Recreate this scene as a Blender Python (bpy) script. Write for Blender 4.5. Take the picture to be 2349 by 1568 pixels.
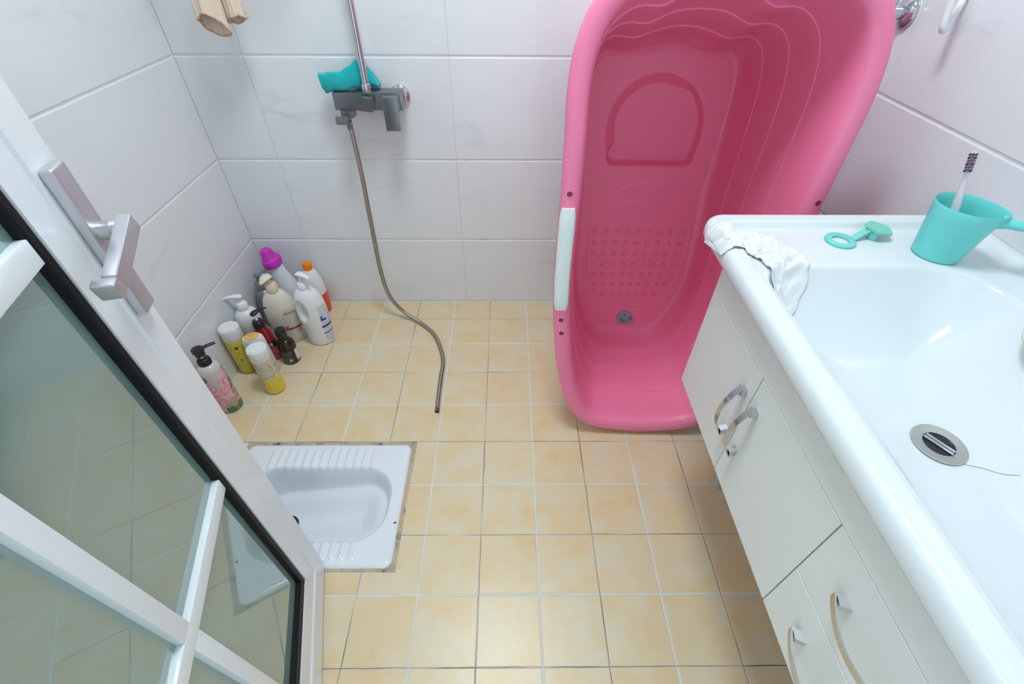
import bpy, bmesh, math, random
from mathutils import Vector, Matrix

for o in list(bpy.data.objects):
    bpy.data.objects.remove(o, do_unlink=True)
SC = bpy.context.scene
COL = SC.collection
rnd = random.Random(7)
sin, cos, pi = math.sin, math.cos, math.pi

# ------------------------------------------------------------------ camera
W, H, FPX = 2349, 1568, 1068.43
PITCH, YAW, ROLL = 0.7524, 0.0134, 0.0084
CAM = Vector((0.0717, -0.8627, 1.2385))
fw = Vector((sin(YAW) * cos(PITCH), cos(YAW) * cos(PITCH), -sin(PITCH)))
rt = Vector((cos(YAW), -sin(YAW), 0))
up = rt.cross(fw)
rt2 = cos(ROLL) * rt + sin(ROLL) * up
up2 = -sin(ROLL) * rt + cos(ROLL) * up
cd = bpy.data.cameras.new('camera')
cd.sensor_fit = 'HORIZONTAL'
cd.sensor_width = 36.0
cd.lens = 36.0 * FPX / W
cd.clip_start = 0.02
cam = bpy.data.objects.new('camera', cd)
cam.matrix_world = Matrix(((rt2.x, up2.x, -fw.x, CAM.x), (rt2.y, up2.y, -fw.y, CAM.y),
                           (rt2.z, up2.z, -fw.z, CAM.z), (0, 0, 0, 1)))
COL.objects.link(cam)
SC.camera = cam

# ------------------------------------------------------------------ world / exposure
world = bpy.data.worlds.new('world')
SC.world = world
world.use_nodes = True
bg = world.node_tree.nodes['Background']
bg.inputs[0].default_value = (0.80, 0.93, 1.0, 1)
bg.inputs[1].default_value = 1.2
SC.view_settings.view_transform = 'Standard'
SC.view_settings.look = 'None'
SC.view_settings.gamma = 1.0
SC.view_settings.use_curve_mapping = False
SC.view_settings.exposure = 0.10
LAMP_STRENGTH = 38.0
LAMP_COLOR = (0.84, 0.955, 1.0)
LAMP_XY = (0.02, -0.08)

# ------------------------------------------------------------------ room numbers (metres)
XL, XR, YB, YF, ZC = -0.9075, 0.967, 0.716, -1.0, 2.40
P = 0.15
ROWS = [0.0, 0.2996, 0.6057, 0.9128, 1.2195, 1.5262, 1.8329, 2.1396, 2.40]

# ================================================================== materials
def srgb(r, g, b):
    def f(c):
        c /= 255.0
        return c / 12.92 if c <= 0.04045 else ((c + 0.055) / 1.055) ** 2.4
    return (f(r), f(g), f(b), 1.0)


MATS = {}


def mat(name, color, rough=0.4, metal=0.0, ior=1.5, trans=0.0, spec=None, coat=0.0, sub=0.0,
        bump=None, alpha=1.0, sheen=0.0):
    if name in MATS:
        return MATS[name]
    m = bpy.data.materials.new(name)
    m.use_nodes = True
    b = m.node_tree.nodes['Principled BSDF']
    b.inputs['Base Color'].default_value = color
    b.inputs['Roughness'].default_value = rough
    b.inputs['Metallic'].default_value = metal
    b.inputs['IOR'].default_value = ior
    b.inputs['Transmission Weight'].default_value = trans
    b.inputs['Coat Weight'].default_value = coat
    b.inputs['Subsurface Weight'].default_value = sub
    b.inputs['Alpha'].default_value = alpha
    b.inputs['Sheen Weight'].default_value = sheen
    if sub:
        b.inputs['Subsurface Radius'].default_value = (0.01, 0.008, 0.006)
    if bump:
        nt = m.node_tree
        tc = nt.nodes.new('ShaderNodeTexCoord')
        nz = nt.nodes.new('ShaderNodeTexNoise')
        nz.inputs['Scale'].default_value = bump[0]
        nz.inputs['Detail'].default_value = 3
        bp = nt.nodes.new('ShaderNodeBump')
        bp.inputs['Strength'].default_value = bump[1]
        bp.inputs['Distance'].default_value = 0.002
        nt.links.new(tc.outputs['Object'], nz.inputs['Vector'])
        nt.links.new(nz.outputs['Fac'], bp.inputs['Height'])
        nt.links.new(bp.outputs['Normal'], b.inputs['Normal'])
    MATS[name] = m
    return m


class NT:
    """tiny node helper"""
    def __init__(self, m):
        self.m = m
        self.nt = m.node_tree
        self.b = self.nt.nodes['Principled BSDF']

    def n(self, t, **kw):
        x = self.nt.nodes.new(t)
        for k, v in kw.items():
            if hasattr(x, k):
                setattr(x, k, v)
        return x

    def l(self, a, b):
        self.nt.links.new(a, b)

    def math(self, op, a, b=None, c=None, clamp=False):
        x = self.nt.nodes.new('ShaderNodeMath')
        x.operation = op
        x.use_clamp = clamp
        for i, v in enumerate((a, b, c)):
            if v is None:
                continue
            if isinstance(v, (int, float)):
                x.inputs[i].default_value = v
            else:
                self.l(v, x.inputs[i])
        return x.outputs[0]

    def mix(self, fac, a, b):
        x = self.nt.nodes.new('ShaderNodeMix')
        x.data_type = 'RGBA'
        for k, v in ((0, fac), (6, a), (7, b)):
            if isinstance(v, (int, float)):
                x.inputs[k].default_value = v
            elif isinstance(v, tuple):
                x.inputs[k].default_value = v
            else:
                self.l(v, x.inputs[k])
        return x.outputs[2]

    def ramp(self, fac, stops):
        x = self.nt.nodes.new('ShaderNodeValToRGB')
        el = x.color_ramp.elements
        while len(el) < len(stops):
            el.new(0.5)
        for e, (p, c) in zip(el, stops):
            e.position = p
            e.color = c if len(c) == 4 else (*c, 1)
        self.l(fac, x.inputs[0])
        return x.outputs[0]

    def tile_coord(self, scale=(1, 1, 1)):
        tc = self.n('ShaderNodeTexCoord')
        oi = self.n('ShaderNodeObjectInfo')
        sc = self.n('ShaderNodeVectorMath', operation='SCALE')
        cb = self.n('ShaderNodeCombineXYZ')
        r = self.math('MULTIPLY', oi.outputs['Random'], 37.0)
        self.l(r, cb.inputs[0])
        self.l(self.math('MULTIPLY', oi.outputs['Random'], 91.0), cb.inputs[1])
        self.l(self.math('MULTIPLY', oi.outputs['Random'], 53.0), cb.inputs[2])
        ad = self.n('ShaderNodeVectorMath', operation='ADD')
        self.l(tc.outputs['Object'], ad.inputs[0])
        self.l(cb.outputs[0], ad.inputs[1])
        return ad.outputs[0], oi.outputs['Random']

    def noise(self, vec, scale, detail=4, rough=0.55, dist=0.0):
        x = self.n('ShaderNodeTexNoise')
        x.inputs['Scale'].default_value = scale
        x.inputs['Detail'].default_value = detail
        x.inputs['Roughness'].default_value = rough
        x.inputs['Distortion'].default_value = dist
        self.l(vec, x.inputs['Vector'])
        return x.outputs['Fac']


def wall_tile_material():
    m = mat('white_marble_wall_tile', (0.8, 0.8, 0.8, 1), 0.16)
    t = NT(m)
    v, r = t.tile_coord()
    mp = t.n('ShaderNodeMapping')
    mp.inputs['Rotation'].default_value = (0, 0, -0.62)
    mp.inputs['Scale'].default_value = (0.9, 3.0, 1.0)
    t.l(v, mp.inputs['Vector'])
    nz = t.noise(mp.outputs[0], 1.7, 5, 0.5, 0.25)
    a = t.math('ABSOLUTE', t.math('SUBTRACT', nz, 0.5))
    vein = t.math('SUBTRACT', 1.0, t.math('DIVIDE', a, 0.030, clamp=True), clamp=True)
    mask = t.math('MULTIPLY', t.math('SUBTRACT', t.noise(v, 4.0, 2), 0.55), 4.5, clamp=True)
    vein = t.math('MULTIPLY', t.math('MULTIPLY', vein, mask), 0.42)
    cloud = t.noise(mp.outputs[0], 3.0, 3)
    c0 = t.mix(cloud, (0.775, 0.80, 0.825, 1), (0.83, 0.84, 0.86, 1))
    c1 = t.mix(vein, c0, (0.50, 0.53, 0.57, 1))
    t.l(c1, t.b.inputs['Base Color'])
    return m


def floor_tile_material():
    m = mat('cream_floor_tile', (0.8, 0.6, 0.4, 1), 0.33)
    t = NT(m)
    v, r = t.tile_coord()
    n1 = t.noise(v, 13.0, 6, 0.6)
    n2 = t.noise(v, 45.0, 4, 0.6)
    f = t.math('ADD', t.math('MULTIPLY', n1, 0.80), t.math('MULTIPLY', n2, 0.20))
    f = t.math('ADD', f, t.math('MULTIPLY', t.math('SUBTRACT', r, 0.5), 0.07))
    c = t.ramp(f, [(0.27, (0.74, 0.515, 0.26)), (0.42, (0.76, 0.58, 0.335)),
                   (0.56, (0.75, 0.625, 0.42)), (0.70, (0.73, 0.655, 0.50))])
    t.l(c, t.b.inputs['Base Color'])
    bp = t.n('ShaderNodeBump')
    bp.inputs['Strength'].default_value = 0.12
    bp.inputs['Distance'].default_value = 0.002
    t.l(n2, bp.inputs['Height'])
    t.l(bp.outputs[0], t.b.inputs['Normal'])
    return m


def floor_grout_material():
    """white grout lines, with a thin dark open joint along every second line"""
    m = mat('floor_grout', (0.75, 0.75, 0.72, 1), 0.8)
    t = NT(m)
    tc = t.n('ShaderNodeTexCoord')
    sp = t.n('ShaderNodeSeparateXYZ')
    t.l(tc.outputs['Object'], sp.inputs[0])
    wob = t.math('MULTIPLY', t.math('SUBTRACT', t.noise(tc.outputs['Object'], 14.0, 2), 0.5), 0.0035)
    patch = t.noise(tc.outputs['Object'], 5.0, 2)
    d = None
    for ax in (0, 1):
        s = t.math('ADD', sp.outputs[ax], wob)
        s = t.math('DIVIDE', s, 2 * P)
        fr = t.math('ABSOLUTE', t.math('SUBTRACT', s, t.math('ROUND', s)))
        dist = t.math('MULTIPLY', fr, 2 * P)
        wd = t.math('ADD', -0.0009, t.math('MULTIPLY', patch, 0.0032))
        k = t.math('LESS_THAN', dist, wd)
        d = k if d is None else t.math('MAXIMUM', d, k)
    c = t.mix(t.noise(tc.outputs['Object'], 30, 3), (0.80, 0.80, 0.77, 1), (0.66, 0.65, 0.60, 1))
    c = t.mix(d, c, (0.16, 0.14, 0.12, 1))
    t.l(c, t.b.inputs['Base Color'])
    return m


def wall_grout_material():
    m = mat('wall_grout', (0.72, 0.72, 0.72, 1), 0.7)
    t = NT(m)
    tc = t.n('ShaderNodeTexCoord')
    f = t.noise(tc.outputs['Object'], 9, 4)
    t.l(t.ramp(f, [(0.4, (0.76, 0.77, 0.78)), (0.64, (0.70, 0.69, 0.67)), (0.75, (0.45, 0.36, 0.27))]), t.b.inputs['Base Color'])
    return m


def dirty_grout_material():
    m = mat('dirty_pan_grout', (0.5, 0.45, 0.35, 1), 0.85)
    t = NT(m)
    tc = t.n('ShaderNodeTexCoord')
    f = t.noise(tc.outputs['Object'], 24, 6, 0.65)
    t.l(t.ramp(f, [(0.33, (0.07, 0.055, 0.045)), (0.38, (0.36, 0.29, 0.21)), (0.52, (0.54, 0.45, 0.33)), (0.68, (0.56, 0.38, 0.20))]),
        t.b.inputs['Base Color'])
    bp = t.n('ShaderNodeBump')
    bp.inputs['Strength'].default_value = 0.6
    bp.inputs['Distance'].default_value = 0.003
    t.l(f, bp.inputs['Height'])
    t.l(bp.outputs[0], t.b.inputs['Normal'])
    return m


def print_material(name, paper, ink, rows, fill=0.5, gaps=0.5, bars=(), rough=0.35, seed=0.0, extra=None):
    """a flat printed label: rows of tiny characters (uv space) and solid bars ((v0, v1, colour[, u0, u1]))"""
    m = mat(name, paper, rough)
    t = NT(m)
    uv = t.n('ShaderNodeUVMap')
    sp = t.n('ShaderNodeSeparateXYZ')
    t.l(uv.outputs[0], sp.inputs[0])
    u, v = sp.outputs[0], sp.outputs[1]
    vr = t.math('MULTIPLY', v, float(rows))
    line = t.math('LESS_THAN', t.math('FRACT', vr), gaps)
    cb = t.n('ShaderNodeCombineXYZ')
    t.l(t.math('MULTIPLY', u, rows * 2.2), cb.inputs[0])
    t.l(t.math('ADD', t.math('MULTIPLY', t.math('FLOOR', vr), 7.3), seed), cb.inputs[1])
    t.l(t.math('MULTIPLY', t.math('FRACT', vr), 2.0), cb.inputs[2])
    ch = t.math('GREATER_THAN', t.noise(cb.outputs[0], 1.6, 1), 1.0 - fill)
    k = t.math('MULTIPLY', line, ch)
    edge = t.math('LESS_THAN', t.math('ABSOLUTE', t.math('SUBTRACT', u, 0.5)), 0.44)
    k = t.math('MULTIPLY', k, edge)
    c = t.mix(k, paper, ink)
    for br in bars:
        v0, v1, colr = br[:3]
        kk = t.math('MULTIPLY', t.math('GREATER_THAN', v, v0), t.math('LESS_THAN', v, v1))
        if len(br) > 3:
            kk = t.math('MULTIPLY', kk, t.math('MULTIPLY', t.math('GREATER_THAN', u, br[3]), t.math('LESS_THAN', u, br[4])))
        if len(br) > 5:   # barcode
            w = t.n('ShaderNodeTexNoise')
            w.inputs['Scale'].default_value = 26.0
            w.inputs['Detail'].default_value = 0
            cc = t.n('ShaderNodeCombineXYZ')
            t.l(t.math('MULTIPLY', u, 3.0), cc.inputs[0])
            t.l(cc.outputs[0], w.inputs['Vector'])
            inner = t.mix(t.math('GREATER_THAN', w.outputs['Fac'], 0.5), paper if br[5] == 1 else (0.8, 0.8, 0.8, 1), colr)
            c = t.mix(kk, c, inner)
        else:
            c = t.mix(kk, c, colr)
    t.l(c, t.b.inputs['Base Color'])
    return m


def rose_material():
    m = mat('rose_print_plastic', (0.7, 0.5, 0.45, 1), 0.18)
    t = NT(m)
    tc = t.n('ShaderNodeTexCoord')
    vo = t.n('ShaderNodeTexVoronoi')
    vo.inputs['Scale'].default_value = 30.0
    t.l(tc.outputs['Object'], vo.inputs['Vector'])
    sp = t.n('ShaderNodeSeparateXYZ')
    t.l(vo.outputs['Color'], sp.inputs[0])
    petal = t.math('FRACT', t.math('MULTIPLY', t.math('ADD', vo.outputs['Distance'], t.math('MULTIPLY', t.noise(tc.outputs['Object'], 60, 2), 0.5)), 4.5))
    pink = t.ramp(petal, [(0.0, (0.60, 0.09, 0.17)), (0.14, (0.78, 0.25, 0.33)), (0.45, (0.82, 0.42, 0.48)), (1.0, (0.84, 0.52, 0.56))])
    isrose = t.math('MULTIPLY', t.math('GREATER_THAN', sp.outputs[0], 0.30), t.math('LESS_THAN', vo.outputs['Distance'], 0.70))
    isleaf = t.math('MULTIPLY', t.math('LESS_THAN', sp.outputs[0], 0.26), t.math('LESS_THAN', vo.outputs['Distance'], 0.52))
    leaf = t.ramp(petal, [(0.0, (0.02, 0.10, 0.05)), (0.6, (0.05, 0.22, 0.12)), (1.0, (0.20, 0.36, 0.26))])
    spz = t.n('ShaderNodeSeparateXYZ')
    t.l(tc.outputs['Object'], spz.inputs[0])
    base = t.mix(t.math('MULTIPLY', spz.outputs[2], 5.5, clamp=True), (0.50, 0.31, 0.20, 1), (0.66, 0.58, 0.58, 1))
    low = t.math('LESS_THAN', spz.outputs[2], 0.182)
    c = t.mix(t.math('MULTIPLY', isleaf, low), base, leaf)
    c = t.mix(t.math('MULTIPLY', isrose, low), c, pink)
    t.l(c, t.b.inputs['Base Color'])
    return m


def clear_yellow_material():
    """clear bottle, yellow gel in the lower part, faint print above"""
    m = mat('clear_bottle_with_yellow_gel', (0.8, 0.7, 0.1, 1), 0.2)
    t = NT(m)
    tc = t.n('ShaderNodeTexCoord')
    sp = t.n('ShaderNodeSeparateXYZ')
    t.l(tc.outputs['Object'], sp.inputs[0])
    z = sp.outputs[2]
    f = t.math('DIVIDE', t.math('SUBTRACT', z, 0.058), 0.03, clamp=True)
    pr = t.noise(tc.outputs['Object'], 75, 4, 0.7)
    band = t.math('MULTIPLY', t.math('GREATER_THAN', z, 0.068), t.math('LESS_THAN', z, 0.14))
    upc = t.mix(t.math('MULTIPLY', t.math('GREATER_THAN', pr, 0.56), band), (0.62, 0.58, 0.44, 1), (0.42, 0.35, 0.22, 1))
    t.l(t.mix(f, (0.80, 0.62, 0.05, 1), upc), t.b.inputs['Base Color'])
    return m


def yellow_print_material():
    m = mat('yellow_gel_bottle', (0.72, 0.6, 0.06, 1), 0.22)
    t = NT(m)
    tc = t.n('ShaderNodeTexCoord')
    sp = t.n('ShaderNodeSeparateXYZ')
    t.l(tc.outputs['Object'], sp.inputs[0])
    z = sp.outputs[2]
    k = t.math('DIVIDE', z, 0.15, clamp=True)
    t.l(t.mix(k, (0.58, 0.46, 0.03, 1), (0.76, 0.66, 0.12, 1)), t.b.inputs['Base Color'])
    return m


M_WALL = wall_tile_material()
M_FLOOR = floor_tile_material()
M_FGROUT = floor_grout_material()
M_WGROUT = wall_grout_material()
M_DIRT = dirty_grout_material()
M_PAINT = mat('ceiling_paint', (0.85, 0.86, 0.87, 1), 0.7)
M_CERAMIC = mat('white_ceramic', (0.77, 0.82, 0.84, 1), 0.10)
M_PAN = mat('pan_ceramic', (0.80, 0.83, 0.86, 1), 0.14)
M_CHROME = mat('chrome', (0.62, 0.63, 0.65, 1), 0.12, 1.0)
M_CHROME_W = mat('worn_chrome', (0.27, 0.285, 0.30, 1), 0.30, 1.0, bump=(60, 0.25))
M_STEEL = mat('brushed_steel', (0.62, 0.62, 0.60, 1), 0.30, 1.0)
M_HOSE = mat('hose_steel', (0.40, 0.37, 0.33, 1), 0.26, 1.0)
M_ALU = mat('white_aluminium', (0.78, 0.82, 0.84, 1), 0.16)
M_SATIN = mat('satin_aluminium', (0.60, 0.59, 0.62, 1), 0.34, 0.85)
M_RUBBER = mat('black_rubber', (0.006, 0.0065, 0.008, 1), 0.55, ior=1.3)
M_BLACK = mat('black_plastic', (0.012, 0.012, 0.014, 1), 0.32)
M_PINK = mat('pink_plastic', (0.95, 0.235, 0.42, 1), 0.38, bump=(350, 0.03))
M_PINKSHADE = mat('pink_hole_shade', (0.25, 0.03, 0.06, 1), 0.6)
M_PALE = mat('pale_mint_plastic', (0.78, 0.87, 0.85, 1), 0.32)
M_PLUG = mat('grey_rubber', (0.30, 0.40, 0.44, 1), 0.6)
M_PLUGD = mat('dark_grey_rubber', (0.035, 0.045, 0.05, 1), 0.6)
M_CAB = mat('cabinet_white', (0.78, 0.79, 0.77, 1), 0.38, bump=(420, 0.05))
M_DARKGAP = mat('dark_inside', (0.05, 0.05, 0.045, 1), 0.8)
M_WHITEP = mat('white_plastic', (0.84, 0.85, 0.86, 1), 0.32)
M_MILK = mat('milky_plastic', (0.80, 0.80, 0.78, 1), 0.30)
M_TEAL = mat('teal_plastic', (0.17, 0.70, 0.67, 1), 0.34)
M_TEALCLOTH = mat('teal_cloth', (0.0, 0.44, 0.46, 1), 0.95, bump=(900, 0.6), sheen=0.4)
M_TEALSIL = mat('teal_silicone', (0.20, 0.68, 0.62, 1), 0.42)
M_GREENSIL = mat('green_silicone', (0.22, 0.66, 0.50, 1), 0.45)
M_TISSUE = mat('white_gauze', (0.84, 0.85, 0.86, 1), 0.95, bump=(700, 0.5))
M_NYLON = mat('beige_nylon', (0.80, 0.66, 0.53, 1), 0.8, bump=(500, 0.4))
M_SOAP = mat('cream_soap', (0.80, 0.76, 0.58, 1), 0.4)

# ================================================================== mesh helpers
def link(o, parent=None):
    COL.objects.link(o)
    if parent is not None:
        o.parent = parent
    return o


def tag(o, label=None, cat=None, group=None, kind=None):
    if label:
        o['label'] = label
    if cat:
        o['category'] = cat
    if group:
        o['group'] = group
    if kind:
        o['kind'] = kind
    return o


def empty(name, loc=(0, 0, 0), rot=(0, 0, 0)):
    o = bpy.data.objects.new(name, None)
    o.location = loc
    o.rotation_euler = rot
    o.empty_display_size = 0.05
    return link(o)


def mk(name, verts, faces, m, parent=None, smooth=True, ang=40, uvs=None):
    me = bpy.data.meshes.new(name)
    me.from_pydata([tuple(v) for v in verts], [], faces)
    if uvs:
        ul = me.uv_layers.new(name='UVMap')
        for lp in me.loops:
            ul.data[lp.index].uv = uvs[lp.vertex_index]
    bm = bmesh.new()
    bm.from_mesh(me)
    bmesh.ops.recalc_face_normals(bm, faces=bm.faces)
    bm.to_mesh(me)
    bm.free()
    me.materials.append(m)
    if smooth:
        for p in me.polygons:
            p.use_smooth = True
        me.set_sharp_from_angle(angle=math.radians(ang))
    return link(bpy.data.objects.new(name, me), parent)


def mkbm(name, bm, m, parent=None, smooth=True, ang=40):
    me = bpy.data.meshes.new(name)
    bmesh.ops.recalc_face_normals(bm, faces=bm.faces)
    bm.to_mesh(me)
    bm.free()
    me.materials.append(m)
    if smooth:
        for p in me.polygons:
            p.use_smooth = True
        me.set_sharp_from_angle(angle=math.radians(ang))
    return link(bpy.data.objects.new(name, me), parent)


def box(name, c, s, m, parent=None, bev=0.0, seg=2, rot=None):
    bm = bmesh.new()
    bmesh.ops.create_cube(bm, size=1.0)
    bmesh.ops.scale(bm, vec=Vector(s), verts=bm.verts)
    if bev > 0:
        bmesh.ops.bevel(bm, geom=list(bm.edges), offset=bev, segments=seg, affect='EDGES', profile=0.6)
    if rot is not None:
        bmesh.ops.transform(bm, matrix=rot.to_4x4(), verts=bm.verts)
    bmesh.ops.translate(bm, vec=Vector(c), verts=bm.verts)
    return mkbm(name, bm, m, parent, smooth=bev > 0, ang=35)


def span(name, a, b, m, parent=None, bev=0.0, seg=2):
    a, b = Vector(a), Vector(b)
    return box(name, (a + b) / 2, [abs(b[i] - a[i]) for i in range(3)], m, parent, bev, seg)


def lathe(name, prof, m, parent=None, seg=40, sx=1.0, sy=1.0, center=(0, 0, 0), rot=None, ang=50, fn=None, caps=True):
    """prof = [(r, z), ...] turned about z; sx, sy flatten it"""
    vs, fs = [], []
    n = len(prof)
    for r, z in prof:
        for k in range(seg):
            a = 2 * pi * k / seg
            x, y = r * cos(a) * sx, r * sin(a) * sy
            p = Vector((x, y, z))
            if fn:
                p = Vector(fn(p, a, r, z))
            vs.append(p)
    for i in range(n - 1):
        for k in range(seg):
            k2 = (k + 1) % seg
            fs.append((i * seg + k, i * seg + k2, (i + 1) * seg + k2, (i + 1) * seg + k))
    if caps:
        if prof[0][0] > 1e-5:
            fs.append(tuple(range(seg)))
        if prof[-1][0] > 1e-5:
            fs.append(tuple((n - 1) * seg + k for k in range(seg)))
    c = Vector(center)
    if rot is not None:
        vs = [rot @ v for v in vs]
    vs = [v + c for v in vs]
    return mk(name, vs, fs, m, parent, True, ang)


def spline(pts, n):
    pts = [Vector(p) for p in pts]
    out = []
    q = [2 * pts[0] - pts[1]] + pts + [2 * pts[-1] - pts[-2]]
    for i in range(1, len(q) - 2):
        for j in range(n):
            t = j / n
            a, b, c, d = q[i - 1], q[i], q[i + 1], q[i + 2]
            out.append(0.5 * ((2 * b) + (c - a) * t + (2 * a - 5 * b + 4 * c - d) * t * t + (3 * b - a - 3 * c + d) * t ** 3))
    out.append(pts[-1])
    return out


def tube(name, pts, rad, m, parent=None, seg=14, cap=True, ang=60):
    """rad: number or list per point"""
    pts = [Vector(p) for p in pts]
    vs, fs = [], []
    nrm = None
    n = len(pts)
    for i, p in enumerate(pts):
        t = (pts[min(i + 1, n - 1)] - pts[max(i - 1, 0)]).normalized()
        if nrm is None:
            nrm = t.orthogonal().normalized()
        else:
            nrm = (nrm - t * nrm.dot(t)).normalized()
        bi = t.cross(nrm)
        r = rad[i] if isinstance(rad, (list, tuple)) else rad
        for k in range(seg):
            a = 2 * pi * k / seg
            vs.append(p + (nrm * cos(a) + bi * sin(a)) * r)
    for i in range(n - 1):
        for k in range(seg):
            k2 = (k + 1) % seg
            fs.append((i * seg + k, i * seg + k2, (i + 1) * seg + k2, (i + 1) * seg + k))
    if cap:
        fs.append(tuple(range(seg)))
        fs.append(tuple((n - 1) * seg + k for k in range(seg)))
    return mk(name, vs, fs, m, parent, True, ang)


def loft(name, rings, m, parent=None, close=True, cap0=True, cap1=True, ang=45, mats=None):
    k = len(rings[0])
    vs = [v for r in rings for v in r]
    fs = []
    for i in range(len(rings) - 1):
        for j in range(k if close else k - 1):
            j2 = (j + 1) % k
            fs.append((i * k + j, i * k + j2, (i + 1) * k + j2, (i + 1) * k + j))
    if cap0:
        fs.append(tuple(range(k)))
    if cap1:
        fs.append(tuple((len(rings) - 1) * k + j for j in range(k)))
    return mk(name, vs, fs, m, parent, True, ang)


def prism(name, poly, z0, z1, m, parent=None, bev=0.0, smooth=False):
    bm = bmesh.new()
    vs = [bm.verts.new((x, y, z0)) for x, y in poly]
    f = bm.faces.new(vs)
    r = bmesh.ops.extrude_face_region(bm, geom=[f])
    top = [g for g in r['geom'] if isinstance(g, bmesh.types.BMVert)]
    bmesh.ops.translate(bm, vec=(0, 0, z1 - z0), verts=top)
    if bev > 0:
        ts = set(top)
        ed = [e for e in bm.edges if e.verts[0] in ts and e.verts[1] in ts]
        bmesh.ops.bevel(bm, geom=ed, offset=bev, segments=1, affect='EDGES')
    return mkbm(name, bm, m, parent, smooth=smooth)


def sector(name, fr, z0, z1, a0, a1, m, parent=None, sx=1.0, sy=1.0, off=0.0006, nu=14, nv=8, shape=None):
    """a printed label on a turned body: fr(z) = radius; carries UVs. shape(v) narrows it"""
    vs, fs, uv = [], [], []
    for j in range(nv + 1):
        v = j / nv
        z = z0 + (z1 - z0) * v
        w = shape(v) if shape else 1.0
        for i in range(nu + 1):
            u = i / nu
            a = (a0 + a1) / 2 + (a1 - a0) * (u - 0.5) * w
            r = fr(z)
            vs.append((r * sx * cos(a) + off * cos(a), r * sy * sin(a) + off * sin(a), z))
            uv.append((0.5 + (u - 0.5) * w, v))
    for j in range(nv):
        for i in range(nu):
            a = j * (nu + 1) + i
            fs.append((a, a + 1, a + nu + 2, a + nu + 1))
    return mk(name, vs, fs, m, parent, True, 60, uvs=uv)


def interp(tab, x):
    if x <= tab[0][0]:
        return tab[0][1]
    for (a, b), (c, d) in zip(tab, tab[1:]):
        if x <= c:
            return b + (d - b) * (x - a) / (c - a)
    return tab[-1][1]


def sstep(a, b, x):
    t = max(0.0, min(1.0, (x - a) / (b - a)))
    return t * t * (3 - 2 * t)


def rotz(a):
    return Matrix.Rotation(a, 3, 'Z')


# ================================================================== the room
PAN = (-0.742, -0.214, -0.397, -0.002)       # x0, x1, y0, y1 of the opening for the squat pan
bm = bmesh.new()
for a, b in (((XL - 0.1, YF - 0.12), (XR + 0.1, PAN[2])), ((XL - 0.1, PAN[3]), (XR + 0.1, YB + 0.1)),
             ((XL - 0.1, PAN[2]), (PAN[0], PAN[3])), ((PAN[1], PAN[2]), (XR + 0.1, PAN[3]))):
    a, b = Vector((*a, -0.2)), Vector((*b, -0.0012))
    bmesh.ops.create_cube(bm, size=1.0, matrix=Matrix.Translation((a + b) / 2) @ Matrix.Diagonal((*(b - a), 1)))
me = bpy.data.meshes.new('floor')
bm.to_mesh(me)
bm.free()
me.materials.append(M_FGROUT)
floor = bpy.data.objects.new('floor', me)
COL.objects.link(floor)
floor['kind'] = 'structure'


def tile_poly(x0, x1, y0, y1):
    """rectangle minus the pan opening, as polygons"""
    px0, px1, py0, py1 = PAN
    ox, oy = (x1 > px0 and x0 < px1), (y1 > py0 and y0 < py1)
    if not (ox and oy):
        return [[(x0, y0), (x1, y0), (x1, y1), (x0, y1)]]
    inx = x0 >= px0 and x1 <= px1
    iny = y0 >= py0 - 1e-6 and y1 <= py1 + 0.004
    if inx and iny:
        return []
    if inx:
        return [[(x0, y0), (x1, y0), (x1, py0), (x0, py0)]] if y0 < py0 else []
    right = x1 > px1
    if iny:
        return [[(px1, y0), (x1, y0), (x1, y1), (px1, y1)]] if right else [[(x0, y0), (px0, y0), (px0, y1), (x0, y1)]]
    if right:
        return [[(x0, y0), (x1, y0), (x1, y1), (px1, y1), (px1, py0), (x0, py0)]]
    return [[(x0, y0), (x1, y0), (x1, py0), (px0, py0), (px0, y1), (x0, y1)]]


def half_gap(k):
    return 0.0015 if k % 2 == 0 else 0.0026


def floor_tile_mesh(pi_, pj_):
    h = P / 2
    bm = bmesh.new()
    gx = {-1: half_gap(pi_), 1: half_gap(pi_ + 1)}
    gy = {-1: half_gap(pj_), 1: half_gap(pj_ + 1)}

    def ring(d, z):
        pts = []
        for (sx_, sy_) in ((-1, -1), (1, -1), (1, 1), (-1, 1)):
            pts.append(bm.verts.new((sx_ * (h - d - gx[sx_]), sy_ * (h - d - gy[sy_]), z)))
        return pts
    r0 = ring(0.0, -0.012)
    r1 = ring(0.0, -0.0006)
    r2 = ring(0.0010, 0.0)
    for a, b in ((r0, r1), (r1, r2)):
        for k in range(4):
            bm.faces.new((a[k], a[(k + 1) % 4], b[(k + 1) % 4], b[k]))
    bm.faces.new(r2)
    me = bpy.data.meshes.new('floor_tile')
    bmesh.ops.recalc_face_normals(bm, faces=bm.faces)
    bm.to_mesh(me)
    bm.free()
    me.materials.append(M_FLOOR)
    return me


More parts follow.
